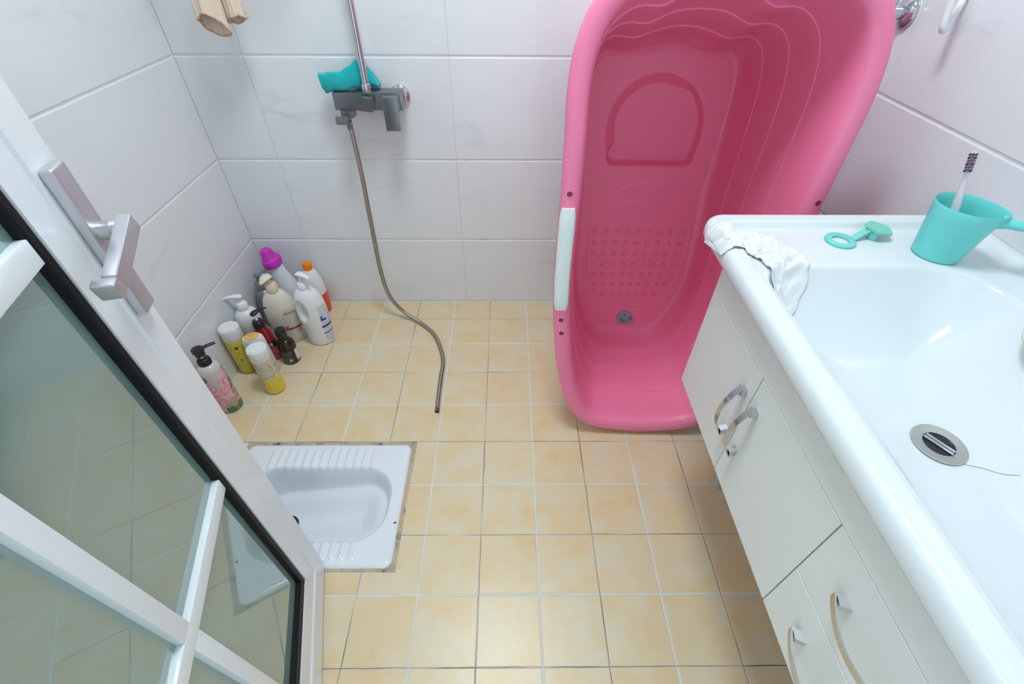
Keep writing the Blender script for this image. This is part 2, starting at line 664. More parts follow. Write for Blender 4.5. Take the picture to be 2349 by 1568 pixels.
TILE_ME = {(a, b): floor_tile_mesh(a, b) for a in (0, 1) for b in (0, 1)}
for i in range(-6, 7):
    for j in range(-7, 5):
        x0, x1, y0, y1 = i * P, (i + 1) * P, j * P, (j + 1) * P
        if i == -6:
            x0 = XL + 0.001
        x1 = min(x1, XR - 0.001)
        y0 = max(y0, YF)
        y1 = min(y1, YB - 0.001)
        polys = tile_poly(x0, x1, y0, y1)
        full = len(polys) == 1 and len(polys[0]) == 4 and abs(x1 - x0 - P) < 1e-6 and abs(y1 - y0 - P) < 1e-6 \
            and polys[0][0] == (x0, y0) and polys[0][2] == (x1, y1)
        if full:
            o = link(bpy.data.objects.new('floor_tile', TILE_ME[(i % 2, j % 2)]), floor)
            o.location = ((x0 + x1) / 2 + rnd.uniform(-.0005, .0005), (y0 + y1) / 2 + rnd.uniform(-.0005, .0005), rnd.uniform(-0.0002, 0.0002))
            o.rotation_euler = (0, 0, rnd.uniform(-0.002, 0.002))
            continue
        for pl in polys:
            cx, cy = sum(p[0] for p in pl) / len(pl), sum(p[1] for p in pl) / len(pl)
            q = []
            for (x, y) in pl:
                dx = half_gap(i) if x in (x0,) else (-half_gap(i + 1) if x in (x1,) else 0)
                dy = half_gap(j) if y in (y0,) else (-half_gap(j + 1) if y in (y1,) else 0)
                q.append((x + dx - cx, y + dy - cy))
            if max(a[0] for a in q) - min(a[0] for a in q) < 0.006 or max(a[1] for a in q) - min(a[1] for a in q) < 0.006:
                continue
            o = prism('floor_tile', q, -0.012, 0.0, M_FLOOR, floor, bev=0.001)
            o.location = (cx, cy, 0)


def wall_tile_mesh(w, h, cache={}):
    """local x = along the wall, y = up, z = out of the wall; pressed edges top and bottom"""
    key = (round(w, 4), round(h, 4))
    if key in cache:
        return cache[key]
    hw, hh = w / 2 - 0.0004, h / 2 - 0.0012
    bm = bmesh.new()
    rr = []
    for dx, dy, z in ((0, 0, -0.010), (0, 0, -0.0022), (0.0004, 0.0018, -0.0009), (0.0006, 0.0042, 0.0)):
        rr.append([bm.verts.new((a * (hw - dx), b * (hh - dy), z)) for a, b in ((-1, -1), (1, -1), (1, 1), (-1, 1))])
    for a, b in zip(rr, rr[1:]):
        for k in range(4):
            bm.faces.new((a[k], a[(k + 1) % 4], b[(k + 1) % 4], b[k]))
    bm.faces.new(rr[-1])
    bmesh.ops.recalc_face_normals(bm, faces=bm.faces)
    me = bpy.data.meshes.new('wall_tile')
    bm.to_mesh(me)
    bm.free()
    me.materials.append(M_WALL)
    cache[key] = me
    return me


def tile_wall(wall, cuts, place, skip=None):
    for z0, z1 in zip(ROWS, ROWS[1:]):
        for c0, c1 in zip(cuts, cuts[1:]):
            if skip and skip((c0 + c1) / 2, (z0 + z1) / 2):
                continue
            o = link(bpy.data.objects.new('wall_tile', wall_tile_mesh(c1 - c0, z1 - z0)), wall)
            o.matrix_local = place((c0 + c1) / 2 + rnd.uniform(-.0003, .0003), (z0 + z1) / 2 + rnd.uniform(-.0004, .0004))


wall_back = span('wall_back', (XL - 0.1, YB + 0.0016, -0.05), (XR + 0.1, YB + 0.1, ZC), M_WGROUT)
wall_left = span('wall_left', (XL - 0.1, YF - 0.1, -0.05), (XL - 0.0016, YB + 0.0016, ZC), M_WGROUT)
wall_right = span('wall_right', (XR + 0.0016, YF - 0.1, -0.05), (XR + 0.1, YB + 0.0016, ZC), M_WGROUT)
DX0, DX1, DZ = -0.27, 0.44, 2.05              # doorway behind the camera
bm = bmesh.new()
for a, b in (((XL, YF - 0.1, -0.05), (DX0, YF - 0.0016, ZC)), ((DX1, YF - 0.1, -0.05), (XR, YF - 0.0016, ZC)),
             ((DX0, YF - 0.1, DZ), (DX1, YF - 0.0016, ZC))):
    a, b = Vector(a), Vector(b)
    bmesh.ops.create_cube(bm, size=1.0, matrix=Matrix.Translation((a + b) / 2) @ Matrix.Diagonal((*(b - a), 1)))
wall_front = mkbm('wall_front', bm, M_WGROUT, smooth=False)
for w_ in (wall_back, wall_left, wall_right, wall_front):
    w_['kind'] = 'structure'


def pl_back(u, z):
    return Matrix(((1, 0, 0, u), (0, 0, -1, YB), (0, 1, 0, z), (0, 0, 0, 1)))


def pl_left(u, z):      # u = y
    return Matrix(((0, 0, 1, XL), (1, 0, 0, u), (0, 1, 0, z), (0, 0, 0, 1)))


def pl_right(u, z):
    return Matrix(((0, 0, -1, XR), (-1, 0, 0, u), (0, 1, 0, z), (0, 0, 0, 1)))


def pl_front(u, z):
    return Matrix(((-1, 0, 0, u), (0, 0, 1, YF), (0, 1, 0, z), (0, 0, 0, 1)))


tile_wall(wall_back, [XL, -0.7039, -0.1008, 0.502, XR], pl_back)
tile_wall(wall_left, [YF, -0.487, 0.114, YB], pl_left)
tile_wall(wall_right, [YF, -0.855, -0.252, 0.350, YB], pl_right)
tile_wall(wall_front, [XL, DX0], pl_front)
tile_wall(wall_front, [DX1, XR], pl_front)
ceiling = span('ceiling', (XL - 0.1, YF - 0.1, ZC), (XR + 0.1, YB + 0.1, ZC + 0.06), M_PAINT)
ceiling['kind'] = 'structure'
# door lining around the doorway
bm = bmesh.new()
for a, b in (((DX0, YF - 0.1, 0), (DX0 + 0.03, YF, DZ)), ((DX1 - 0.03, YF - 0.1, 0), (DX1, YF, DZ)), ((DX0 + 0.03, YF - 0.1, DZ - 0.03), (DX1 - 0.03, YF, DZ))):
    a, b = Vector(a), Vector(b)
    bmesh.ops.create_cube(bm, size=1.0, matrix=Matrix.Translation((a + b) / 2) @ Matrix.Diagonal((*(b - a), 1)))
trim = mkbm('trim_1', bm, M_ALU, smooth=False)
trim['kind'] = 'structure'

# ceiling lamp: a flat LED panel
lamp = empty('ceiling_lamp', (LAMP_XY[0], LAMP_XY[1], ZC))
tag(lamp, 'square white LED panel lamp set in the ceiling', 'lamp')
LS = 0.20
for a, b in (((-LS - .02, -LS - .02), (LS + .02, -LS)), ((-LS - .02, LS), (LS + .02, LS + .02)), ((-LS - .02, -LS), (-LS, LS)), ((LS, -LS), (LS + .02, LS))):
    span('frame', (a[0], a[1], -0.016), (b[0], b[1], -0.0005), M_ALU, lamp)
M_LED = mat('led_diffuser', (1, 1, 1, 1), 0.5)
lb = M_LED.node_tree.nodes['Principled BSDF']
lb.inputs['Emission Color'].default_value = (*LAMP_COLOR, 1)
lb.inputs['Emission Strength'].default_value = LAMP_STRENGTH
span('diffuser', (-LS, -LS, -0.012), (LS, LS, -0.001), M_LED, lamp)

# ================================================================== squat pan
def make_pan():
    root = empty('squat_toilet', (0, 0, 0))
    tag(root, 'white ceramic squat toilet with ribbed footrests set in the floor', 'squat toilet')
    x0, x1, y0, y1 = PAN
    m_ = 0.011
    ax0, ax1, ay0, ay1 = x0 + m_, x1 - m_ - 0.002, y0 + m_ - 0.001, y1 - m_
    cxm, cym = (ax0 + ax1) / 2, (ay0 + ay1) / 2
    hx, hy = (ax1 - ax0) / 2, (ay1 - ay0) / 2
    # bowl opening
    bx0, bx1, by0, by1 = ax0 + 0.045, -0.265, -0.318, -0.098
    bcx, bcy, bhx, bhy = (bx0 + bx1) / 2, (by0 + by1) / 2, (bx1 - bx0) / 2, (by1 - by0) / 2

    def srect(cx, cy, hx, hy, r, n=12):
        out = []
        for (sx_, sy_, a0) in ((1, 1, 0), (-1, 1, pi / 2), (-1, -1, pi), (1, -1, 1.5 * pi)):
            for k in range(n):
                a = a0 + (pi / 2) * k / (n - 1)
                out.append((cx + sx_ * (hx - r) + r * cos(a), cy + sy_ * (hy - r) + r * sin(a)))
        return out
    # top deck with ribs: a height field over a grid between outer outline and bowl
    NX, NY = 210, 120
    ZT = 0.006

    def bowl_d(x, y):
        rr = 0.088
        qx = abs(x - bcx) - (bhx - rr)
        qy = abs(y - bcy) - (bhy - rr)
        return math.hypot(max(qx, 0), max(qy, 0)) + min(max(qx, qy), 0) - rr

    def zf(x, y):
        d = bowl_d(x, y)
        z = ZT
        # ribs (parallel to y) on both sides
        if -0.655 < x < -0.318 and d > -0.004:
            side = (y > by1 - 0.004 and y < -0.030) or (y < by0 + 0.004 and y > ay0 + 0.014)
            if side:
                ph = (x + 0.655) / 0.0255
                fr = abs((ph - math.floor(ph)) - 0.5) * 2
                fade = min(1, (x + 0.655) / 0.01, (-0.318 - x) / 0.01)
                if y > bcy:
                    fade *= sstep(-0.026, -0.040, y)
                else:
                    fade *= sstep(ay0 + 0.014, ay0 + 0.028, y)
                z += 0.0042 * sstep(0.25, 0.9, 1 - fr) * fade
        if d < 0.006:
            z = z - 0.004 * sstep(0.006, 0.0, d)
        if d < 0:
            wall = sstep(0.0, -0.020, d)
            slope = 0.055 + 0.05 * sstep(bx1, bx0, x)
            z = z - 0.004 - wall * slope - 0.03 * sstep(-0.03, -0.10, d)
        eo = min(x - ax0, ax1 - x, y - ay0, ay1 - y)
        if eo < 0.012:
            z -= 0.005 * (1 - eo / 0.012) ** 2
        return z
    R = 0.022
    vs, fs = [], []
    for j in range(NY + 1):
        for i in range(NX + 1):
            x = ax0 + (ax1 - ax0) * i / NX
            y = ay0 + (ay1 - ay0) * j / NY
            z = zf(x, y)
            dx, dy = x - cxm, y - cym
            ex, ey = abs(dx) - (hx - R), abs(dy) - (hy - R)
            if ex > 0 and ey > 0:
                mm = max(ex, ey)
                l = math.hypot(ex, ey)
                ex2, ey2 = ex / l * mm, ey / l * mm
                x = cxm + math.copysign(hx - R + ex2, dx)
                y = cym + math.copysign(hy - R + ey2, dy)
            vs.append((x, y, z))
    for j in range(NY):
        for i in range(NX):
            a = j * (NX + 1) + i
            fs.append((a, a + 1, a + NX + 2, a + NX + 1))
    # skirt
    ring = [i for i in range(NX + 1)] + [j * (NX + 1) + NX for j in range(1, NY + 1)] + \
           [NY * (NX + 1) + i for i in range(NX - 1, -1, -1)] + [j * (NX + 1) for j in range(NY - 1, 0, -1)]
    b0 = len(vs)
    for k in ring:
        vs.append((vs[k][0], vs[k][1], -0.012))
    n = len(ring)
    for k in range(n):
        fs.append((ring[k], ring[(k + 1) % n], b0 + (k + 1) % n, b0 + k))
    mk('pan_body', vs, fs, M_PAN, root, True, 70)
    # drain hole, dark throat
    hx_, hy_ = -0.592, -0.215
    lathe('drain_hole', [(0.036, 0.006), (0.034, 0.001), (0.0, 0.0)], mat('drain_dark', (0.02, 0.015, 0.01, 1), 0.5), root, 28,
          center=(hx_, hy_, zf(hx_, hy_) - 0.001))
    # worn grout around it
    gz = 0.0012
    o = [(x0, y0), (x1, y0), (x1, y1), (x0, y1)]
    ii = [(ax0 + 0.004, ay0 + 0.004), (ax1 - 0.004, ay0 + 0.004), (ax1 - 0.004, ay1 - 0.004), (ax0 + 0.004, ay1 - 0.004)]
    vs = [(x, y, 0.0004) for x, y in o] + [(x, y, gz) for x, y in ii]
    fs = [(k, (k + 1) % 4, 4 + (k + 1) % 4, 4 + k) for k in range(4)]
    mk('grout_border', vs, fs, M_DIRT, root, False)
    # a chip in the glaze
    lathe('glaze_chip', [(0.0045, 0.0), (0.003, 0.0006), (0.0, 0.0008)], M_DARKGAP, root, 9, 1.0, 0.6, center=(-0.2365, -0.268, ZT - 0.0002), rot=rotz(0.5))
    return root


make_pan()

# ================================================================== glass door
DA = Vector((-0.396, -0.376, 0.012))
DD = Vector((0.256, -0.967, 0)).normalized()
DN = Vector((0.967, 0.256, 0)).normalized()
DM = Matrix(((DD.x, DN.x, 0, DA.x), (DD.y, DN.y, 0, DA.y), (0, 0, 1, DA.z), (0, 0, 0, 1)))


def make_door():
    """local x = along the door from the free edge, y = towards the room, z = up"""
    root = empty('glass_door')
    root.matrix_world = DM
    tag(root, 'open white framed glass door with bars and lever handle', 'door')
    WD, HD, T = 0.64, 1.98, 0.042
    S, B = 0.088, 0.128

    def prof_bar(name, a, b, width, mitre, horiz):
        """frame member with a stepped face; a, b along, width across; inner step"""
        # cross-section points: (across from outer edge, out)
        cs = [(0, -T), (0, -0.002), (0.002, 0.0), (width * 0.55, 0.0), (width * 0.58, -0.0035), (width, -0.0045), (width, -T)]
        rings = []
        for end, pos in ((0, a), (1, b)):
            ring = []
            for c, o in cs:
                sh = 0
                if mitre[end]:
                    sh = (c * mitre[end])
                p = pos + sh
                ring.append(Vector((p, o, c)) if horiz else Vector((c, o, p)))
            rings.append(ring)
        return loft(name, rings, M_ALU, root, ang=20)
    k = B / S
    prof_bar('stile', 0, HD, S, (k, -k), False)
    st = prof_bar('stile', 0, HD, S, (k, -k), False)
    for v in st.data.vertices:
        v.co.x = WD - v.co.x
    st.data.flip_normals()
    prof_bar('bottom_rail', 0, WD, B, (1 / k, -1 / k), True)
    tr = prof_bar('top_rail', 0, WD, B, (1 / k, -1 / k), True)
    for v in tr.data.vertices:
        v.co.z = HD - v.co.z
    tr.data.flip_normals()
    # gasket
    g = 0.013
    for a, b in (((S, B), (S + g, HD - B)), ((WD - S - g, B), (WD - S, HD - B)), ((S + g, B), (WD - S - g, B + g + 0.014)), ((S + g, HD - B - g), (WD - S - g, HD - B))):
        span('gasket', (a[0], -0.030, a[1]), (b[0], -0.0065, b[1]), M_RUBBER, root, 0.002, 1)
    # pane
    M_GLASS = mat('frosted_green_glass', (0.19, 0.31, 0.285, 1), 0.02, ior=3.0)
    span('glass_pane', (S, -0.026, B), (WD - S, -0.018, HD - B), M_GLASS, root)
    # glazing bars on the pane
    def bar(a, b):
        span('glazing_bar', a, b, M_ALU, root, 0.0012, 2)
    vx = 0.318
    zb = [0.558, 0.983, 1.41]
    for z in zb:
        bar((S + g, -0.020, z - 0.0135), (WD - S - g, -0.008, z + 0.0135))
    edges = [B + g + 0.014] + zb + [HD - B - g]
    for z0, z1 in zip(edges, edges[1:]):
        bar((vx - 0.012, -0.020, z0 + (0.0135 if z0 in zb else 0)), (vx + 0.012, -0.008, z1 - (0.0135 if z1 in zb else 0)))
    # lever handle
    h = box('handle_plate', (0.029, 0.0065, 0.945), (0.030, 0.013, 0.182), M_SATIN, root, 0.004, 3)
    hz = 0.962
    lathe('handle_neck', [(0.0105, 0.0), (0.0105, 0.012), (0.0108, 0.0125), (0.0102, 0.013), (0.0108, 0.0135), (0.0105, 0.029)], M_SATIN, root, 24,
          center=(0.029, 0.013, hz), rot=Matrix.Rotation(-pi / 2, 3, 'X'))
    droop = Matrix.Rotation(0.27, 3, 'Y')
    pv = Vector((0.029, 0, hz))
    box('lever', pv + droop @ Vector((0.034, 0.038, 0)), (0.092, 0.015, 0.022), M_SATIN, root, 0.003, 3, rot=droop)
    box('lever_end', pv + droop @ Vector((0.0865, 0.034, 0)), (0.013, 0.023, 0.022), M_SATIN, root, 0.003, 3, rot=droop)
    lathe('hinge', [(0.009, 0), (0.009, 0.12)], M_ALU, root, 16, center=(WD + 0.006, -0.012, 0.2))
    lathe('hinge', [(0.009, 0), (0.009, 0.12)], M_ALU, root, 16, center=(WD + 0.006, -0.012, 1.6))
    return root


make_door()

# ================================================================== shower mixer
MX0, MX1 = -0.443, -0.240


def make_mixer():
    root = empty('shower_mixer', (-0.34, YB, 0.81))
    tag(root, 'worn square chrome shower mixer with riser pipe on the back wall', 'shower mixer')
    c = Vector(root.location)

    def sp(name, a, b, m=M_CHROME_W, bev=0.0015):
        return span(name, Vector(a) - c, Vector(b) - c, m, root, bev, 2)
    sp('body', (MX0, 0.636, 0.787), (MX1, 0.688, 0.836))
    for x in (MX1 - 0.02, MX0 + 0.03):
        lathe('wall_rosette', [(0.031, 0.0), (0.031, 0.008), (0.027, 0.012), (0.012, 0.014), (0.012, 0.03)], M_CHROME, root, 36,
              center=Vector((x, YB, 0.808)) - c, rot=Matrix.Rotation(pi / 2, 3, 'X'))
    # riser
    lathe('riser_collar', [(0.0145, 0), (0.0145, 0.017), (0.0135, 0.019), (0.0, 0.019)], M_CHROME, root, 28, center=Vector((-0.347, 0.664, 0.836)) - c)
    lathe('riser_pipe', [(0.0105, 0), (0.0105, 1.1)], M_CHROME, root, 28, center=Vector((-0.347, 0.664, 0.85)) - c)
    lathe('riser_bracket', [(0.016, 0), (0.016, 0.052)], M_CHROME, root, 24, center=Vector((-0.347, YB, 1.93)) - c, rot=Matrix.Rotation(pi / 2, 3, 'X'))
    # diverter knob
    k = sp('diverter_stem', (-0.350, 0.622, 0.800), (-0.324, 0.637, 0.826))
    bm = bmesh.new()
    bmesh.ops.create_cube(bm, size=1.0)
    bmesh.ops.scale(bm, vec=(0.037, 0.022, 0.036), verts=bm.verts)
    bmesh.ops.bevel(bm, geom=list(bm.edges), offset=0.0015, segments=2, affect='EDGES')
    bmesh.ops.rotate(bm, cent=(0, 0, 0), matrix=Matrix.Rotation(0.12, 3, 'Y'), verts=bm.verts)
    bmesh.ops.translate(bm, vec=Vector((-0.340, 0.611, 0.812)) - c, verts=bm.verts)
    mkbm('diverter_knob', bm, M_CHROME_W, root)
    # temperature lever
    sp('lever_base', (-0.290, 0.610, 0.790), (-0.246, 0.637, 0.832))
    sp('lever', (-0.290, 0.592, 0.742), (-0.247, 0.604, 0.834))
    lathe('lever_pin', [(0.008, 0), (0.008, 0.014)], M_CHROME, root, 16, center=Vector((-0.268, 0.616, 0.812)) - c, rot=Matrix.Rotation(pi / 2, 3, 'X'))
    # hose outlet
    sp('outlet_block', (-0.428, 0.628, 0.768), (-0.390, 0.664, 0.788))
    bm = bmesh.new()
    bmesh.ops.create_cube(bm, size=1.0)
    bmesh.ops.scale(bm, vec=(0.036, 0.042, 0.022), verts=bm.verts)
    bmesh.ops.bevel(bm, geom=list(bm.edges), offset=0.002, segments=2, affect='EDGES')
    bmesh.ops.rotate(bm, cent=(0, 0, 0), matrix=Matrix.Rotation(-0.35, 3, 'X'), verts=bm.verts)
    bmesh.ops.translate(bm, vec=Vector((-0.418, 0.612, 0.765)) - c, verts=bm.verts)
    mkbm('outlet_elbow', bm, M_CHROME_W, root)
    lathe('hose_nut', [(0.0095, 0), (0.0095, 0.022)], M_HOSE, root, 6, center=Vector((-0.404, 0.614, 0.742)) - c)
    return root


make_mixer()


def make_hose():
    pts = [(-0.404, 0.614, 0.760), (-0.402, 0.613, 0.735), (-0.398, 0.606, 0.66), (-0.397, 0.602, 0.58), (-0.399, 0.600, 0.485), (-0.402, 0.600, 0.36),
           (-0.404, 0.602, 0.22), (-0.390, 0.602, 0.11), (-0.345, 0.598, 0.036), (-0.283, 0.568, 0.0085), (-0.218, 0.498, 0.0080),
           (-0.181, 0.411, 0.0080), (-0.166, 0.342, 0.0080), (-0.166, 0.266, 0.0080), (-0.165, 0.175, 0.0080), (-0.163, 0.116, 0.0080)]
    path = spline(pts, 60)
    # even resample at rib pitch
    out = [path[0]]
    pitch = 0.0016
    acc = 0.0
    for a, b in zip(path, path[1:]):
        L = (b - a).length
        while L > 0 and acc + L >= pitch:
            t = (pitch - acc) / L
            a = a.lerp(b, t)
            out.append(a)
            L = (b - a).length
            acc = 0.0
        acc += L
    rad = [0.0076 if i % 3 else 0.0064 for i in range(len(out))]
    root = tube('shower_hose', out, rad, M_HOSE, None, 14, cap=False, ang=180)
    tag(root, 'ribbed metal shower hose hanging from the mixer onto the floor', 'hose')
    e = Vector(out[-1])
    rot = Matrix.Rotation(pi / 2, 3, 'X')
    lathe('hose_end', [(0.0072, -0.012), (0.0080, -0.010), (0.0080, 0.003), (0.0050, 0.003), (0.0046, -0.01), (0.0, -0.011)], mat('hose_end_metal', (0.25, 0.23, 0.2, 1), 0.35, 1.0), root, 20, center=e + Vector((0, -0.001, 0)), rot=rot)
    return root


make_hose()

# ================================================================== pink baby bath
def make_tub():
    X0, Y0, LEAN = 0.490, 0.023, 0.104
    YAWT = -0.035
    u = Vector((0, sin(LEAN), cos(LEAN)))
    v = Vector((cos(YAWT), sin(YAWT), 0))
    v = (v - u * v.dot(u)).normalized()
    n = u.cross(v)
    root = empty('baby_bath')
    root.matrix_world = Matrix(((v.x, u.x, n.x, X0), (v.y, u.y, n.y, Y0), (v.z, u.z, n.z, 0.012), (0, 0, 0, 1)))
    tag(root, 'large pink plastic baby bath standing on end against the back wall', 'baby bath')
    # local: x = across, y = along (up), z = depth (into the wall)
    rim = [(0.0, 0.0), (0.003, 0.040), (0.014, 0.125), (0.046, 0.190), (0.122, 0.238), (0.234, 0.270), (0.363, 0.289), (0.462, 0.298),
           (0.56, 0.301), (0.67, 0.300), (0.765, 0.2985), (0.875, 0.2985), (0.956, 0.300), (1.028, 0.294), (1.086, 0.277), (1.125, 0.253),
           (1.165, 0.208), (1.195, 0.150), (1.212, 0.080), (1.217, 0.0)]
    base = [(0.098, 0.0), (0.102, 0.070), (0.126, 0.118), (0.163, 0.146), (0.206, 0.166), (0.262, 0.187), (0.339, 0.203), (0.486, 0.214),
            (0.593, 0.216), (0.706, 0.217), (0.818, 0.215), (0.901, 0.213), (0.960, 0.207), (0.992, 0.192), (1.006, 0.165), (1.000, 0.115), (1.006, 0.08), (1.018, 0.03), (1.020, 0.0)]

    def closed(tab, N):
        """half outline -> closed loop, N points per side, matched by arc length with even spread"""
        half = spline([(w, uu, 0) for uu, w in tab], 12)
        d = [0.0]
        for a, b in zip(half, half[1:]):
            d.append(d[-1] + (b - a).length)
        out = []
        for k in range(N + 1):
            t = d[-1] * k / N
            for i in range(len(d) - 1):
                if d[i + 1] >= t - 1e-12:
                    f = (t - d[i]) / max(d[i + 1] - d[i], 1e-9)
                    out.append(half[i].lerp(half[i + 1], f))
                    break
        out[0].x = 0
        out[-1].x = 0
        right = out
        left = [Vector((-p.x, p.y, 0)) for p in out[1:-1]][::-1]
        for p in right:
            p.x *= 1 - 0.07 * math.exp(-((p.y - 0.62) / 0.22) ** 2)
        return right + left
    N = 110
    R = closed(rim, N)
    Bq = closed(base, N)
    M_ = len(R)

    def inset(loop, d):
        out = []
        for k in range(M_):
            a, b = loop[(k - 2) % M_], loop[(k + 2) % M_]
            t = (b - a).normalized()
            nn = Vector((-t.y, t.x, 0))
            out.append(loop[k] + nn * d)
        return out

    def D(y):
        return 0.41 + 0.066 * y
    rings = []
    # back of the lip and rounded rim
    prof = [(0.000, 0.034), (-0.001, 0.012), (0.0015, 0.004), (0.006, 0.0008), (0.014, -0.0012), (0.026, -0.0008), (0.035, 0.003), (0.041, 0.009), (0.045, 0.020), (0.048, 0.034)]
    for off, z in prof:
        rings.append([Vector((p.x, p.y, z)) for p in inset(R, off)])
    Rin = inset(R, 0.048)
    # walls with three small steps
    steps = [0.034, 0.13, 0.235, 0.345, 1.0]
    levels = []

    def wall(f, extra):
        # f: 0 at the rim, 1 at the base
        ring = []
        for k in range(M_):
            p = Rin[k].lerp(Bq[k], min(1.0, f))
            zend = D(Bq[k].y)
            # head-end waves fade in
            w = sstep(0.03, 0.25, f) * sstep(0.86, 1.0, Rin[k].y)
            xr = abs(p.x) / 0.20
            p = p + Vector((0, -0.020 * w * (1 - f) * math.exp(-((xr - 0.55) / 0.17) ** 2), 0))
            z = 0.034 + (zend - 0.034) * f
            c = (Vector((0, 0.57, 0)) - p)
            c = c.normalized() * extra if c.length > 0 else c
            ring.append(Vector((p.x + c.x, p.y + c.y, z)))
        return ring
    ex = 0.0
    fs_ = [0.02, 0.10, 0.225, 'S', 0.35, 0.47, 'S', 0.60, 0.72, 'S', 0.84, 0.93]
    last = 0.0
    for f in fs_:
        if f == 'S':
            rings.append(wall(last + 0.006, ex + 0.0004))
            rings.append(wall(last + 0.0068, ex + 0.0034))
            rings.append(wall(last + 0.013, ex + 0.0040))
            ex += 0.0
            last += 0.013
        else:
            e2 = ex
            rings.append(wall(f, e2))
            last = f
    # fillet to the base plane
    cen = Vector((0, 0.56, 0))
    for s, dz in ((0.0, 0.022), (0.004, 0.010), (0.012, 0.003), (0.024, 0.0)):
        rr = []
        for k in range(M_):
            p = Bq[k]
            c = (cen - p).normalized() * s
            q = p + c
            rr.append(Vector((q.x, q.y, D(q.y) - dz)))
        rings.append(rr)
    inner = rings[-1]
    # outer shell
    back = []
    for f in (1.0, 0.75, 0.5, 0.25, 0.05):
        rr = []
        for k in range(M_):
            p = inset(R, 0.02)[k] if False else Rin[k].lerp(Bq[k], f)
            c = (p - cen).normalized() * 0.006
            rr.append(Vector((p.x + c.x, p.y + c.y, 0.036 + (D(Bq[k].y) + 0.052 - 0.036) * f)))
        back.append(rr)
    ob = [[Vector((p.x, p.y, D(p.y) + 0.052)) for p in inset(Bq, 0.03)]] + back
    shell_rings = ob + rings
    loft('shell', shell_rings, M_PINK, root, cap0=True, cap1=False, ang=32)

    # base floor as a height field so recess and borders are real
    yb0, yb1 = 0.05, 1.06
    def dpoly(x, y):
        """signed distance-ish of the D shaped seat recess: <0 inside"""
        if y < 0.80:
            w = 0.128 + (0.138 - 0.128) * sstep(0.70, 0.80, y)
            a = abs(x) - w
            b = 0.700 - y
            r = 0.018
            qx, qy = a + r, b + r
            return math.hypot(max(qx, 0), max(qy, 0)) + min(max(qx, qy), 0) - r
        return math.hypot(x / 0.138 * 0.141, (y - 0.80)) * 1.0 - 0.141

    def mpoly(x, y):
        w = interp([(0.215, 0.0), (0.232, 0.075), (0.26, 0.118), (0.32, 0.150), (0.38, 0.161), (0.50, 0.163), (0.53, 0.160)], y)
        return max(abs(x) - w, 0.226 - y, y - 0.522)

    def zb(x, y):
        z = D(y)
        d = dpoly(x, y)
        wd = 0.030 - 0.021 * max(sstep(0.03, 0.11, x), sstep(0.76, 0.72, y))
        z += 0.036 * max(0.0, min(1.0, (0.004 - d) / wd))
        m = mpoly(x, y)
        z += 0.0022 * math.exp(-(m / 0.0016) ** 2)
        if m < 0:
            for yy in (0.468, 0.391, 0.315):
                z += 0.0022 * math.exp(-((y - yy) / 0.0024) ** 2)
        for yy, am in ((0.63, 0.0030), (0.575, 0.0030)):
            z -= am * math.exp(-((y - yy - 0.012 * cos(x * 30)) / 0.006) ** 2) * sstep(0.11, 0.07, abs(x))
        z += 0.0016 * math.exp(-((y - 0.203) / 0.003) ** 2) * sstep(0.14, 0.11, abs(x))
        return z
    # radial fill from the fillet ring to the centre line keeps edges clean
    NXF, NYF = 150, 300
    ytab = [(p.y, abs(p.x)) for p in inner[:N + 1]]
    vs, fs = [], []
    ylo, yhi = inner[0].y + 0.0, max(p.y for p in inner)
    halves = (inner[:N + 1], [Vector((-p.x, p.y, p.z)) for p in inner[N:] + inner[:1]])

    def wid(y, side):
        best = 0
        for a, b in zip(halves[side], halves[side][1:]):
            if (a.y - y) * (b.y - y) <= 0 and abs(a.y - b.y) > 1e-9:
                best = max(best, a.x + (b.x - a.x) * (y - a.y) / (b.y - a.y))
        return best
    for j in range(NYF + 1):
        t = j / NYF
        y = ylo + (yhi - ylo) * (0.5 - 0.5 * cos(pi * t)) * 0.6 + (yhi - ylo) * t * 0.4
        y = min(max(y, ylo + 1e-4), yhi - 1e-4)
        wr_, wl_ = wid(y, 0), wid(y, 1)
        for i in range(NXF + 1):
            x = -wl_ + (wl_ + wr_) * i / NXF
            vs.append((x, y, zb(x, y) - 0.0006))
    for j in range(NYF):
        for i in range(NXF):
            a = j * (NXF + 1) + i
            fs.append((a, a + 1, a + NXF + 2, a + NXF + 1))
    bf = mk('base', vs, fs, M_PINK, root, True, 80)
    # anti-slip bumps
    rows = [(0.488, 0.142, 9), (0.449, 0.141, 9), (0.410, 0.140, 9), (0.371, 0.137, 9), (0.333, 0.1325, 9), (0.297, 0.1225, 9), (0.257, 0.0885, 7)]
    bme = None
    for y, w, c in rows:
        for k in range(c):
            x = -w + 2 * w * k / (c - 1)
            if bme is None:
                o = lathe('grip_bump', [(0.0085, 0.0), (0.0078, -0.0016), (0.0052, -0.0056), (0.002, -0.0068), (0.0, -0.007)], M_PINK, root, 12)
                bme = o.data
            else:
                o = link(bpy.data.objects.new('grip_bump', bme), root)
            o.location = (x, y, D(y) + 0.0004)
    # drain plug with a smiling face
    pl = lathe('drain_plug', [(0.029, 0.002), (0.029, -0.003), (0.0275, -0.0045), (0.0, -0.0045)], M_PLUG, root, 36)
    pl.location = (0.0, 0.160, D(0.160) - 0.0005)
    pl['label'] = 'grey rubber plug with a smiling face'
    lathe('pull_tab', [(0.0085, 0.0), (0.0085, -0.0045), (0.0, -0.0045)], M_PLUG, pl, 16, center=(0.029, -0.017, 0.0))
    for ex_, ey_ in ((-0.002, 0.014), (0.020, 0.001)):
        tube('eye', [(ex_ + 0.0045 * cos(a), ey_ + 0.0045 * sin(a), -0.0047) for a in [2 * pi * k / 16 for k in range(17)]], 0.0009, M_PLUGD, pl, 6)
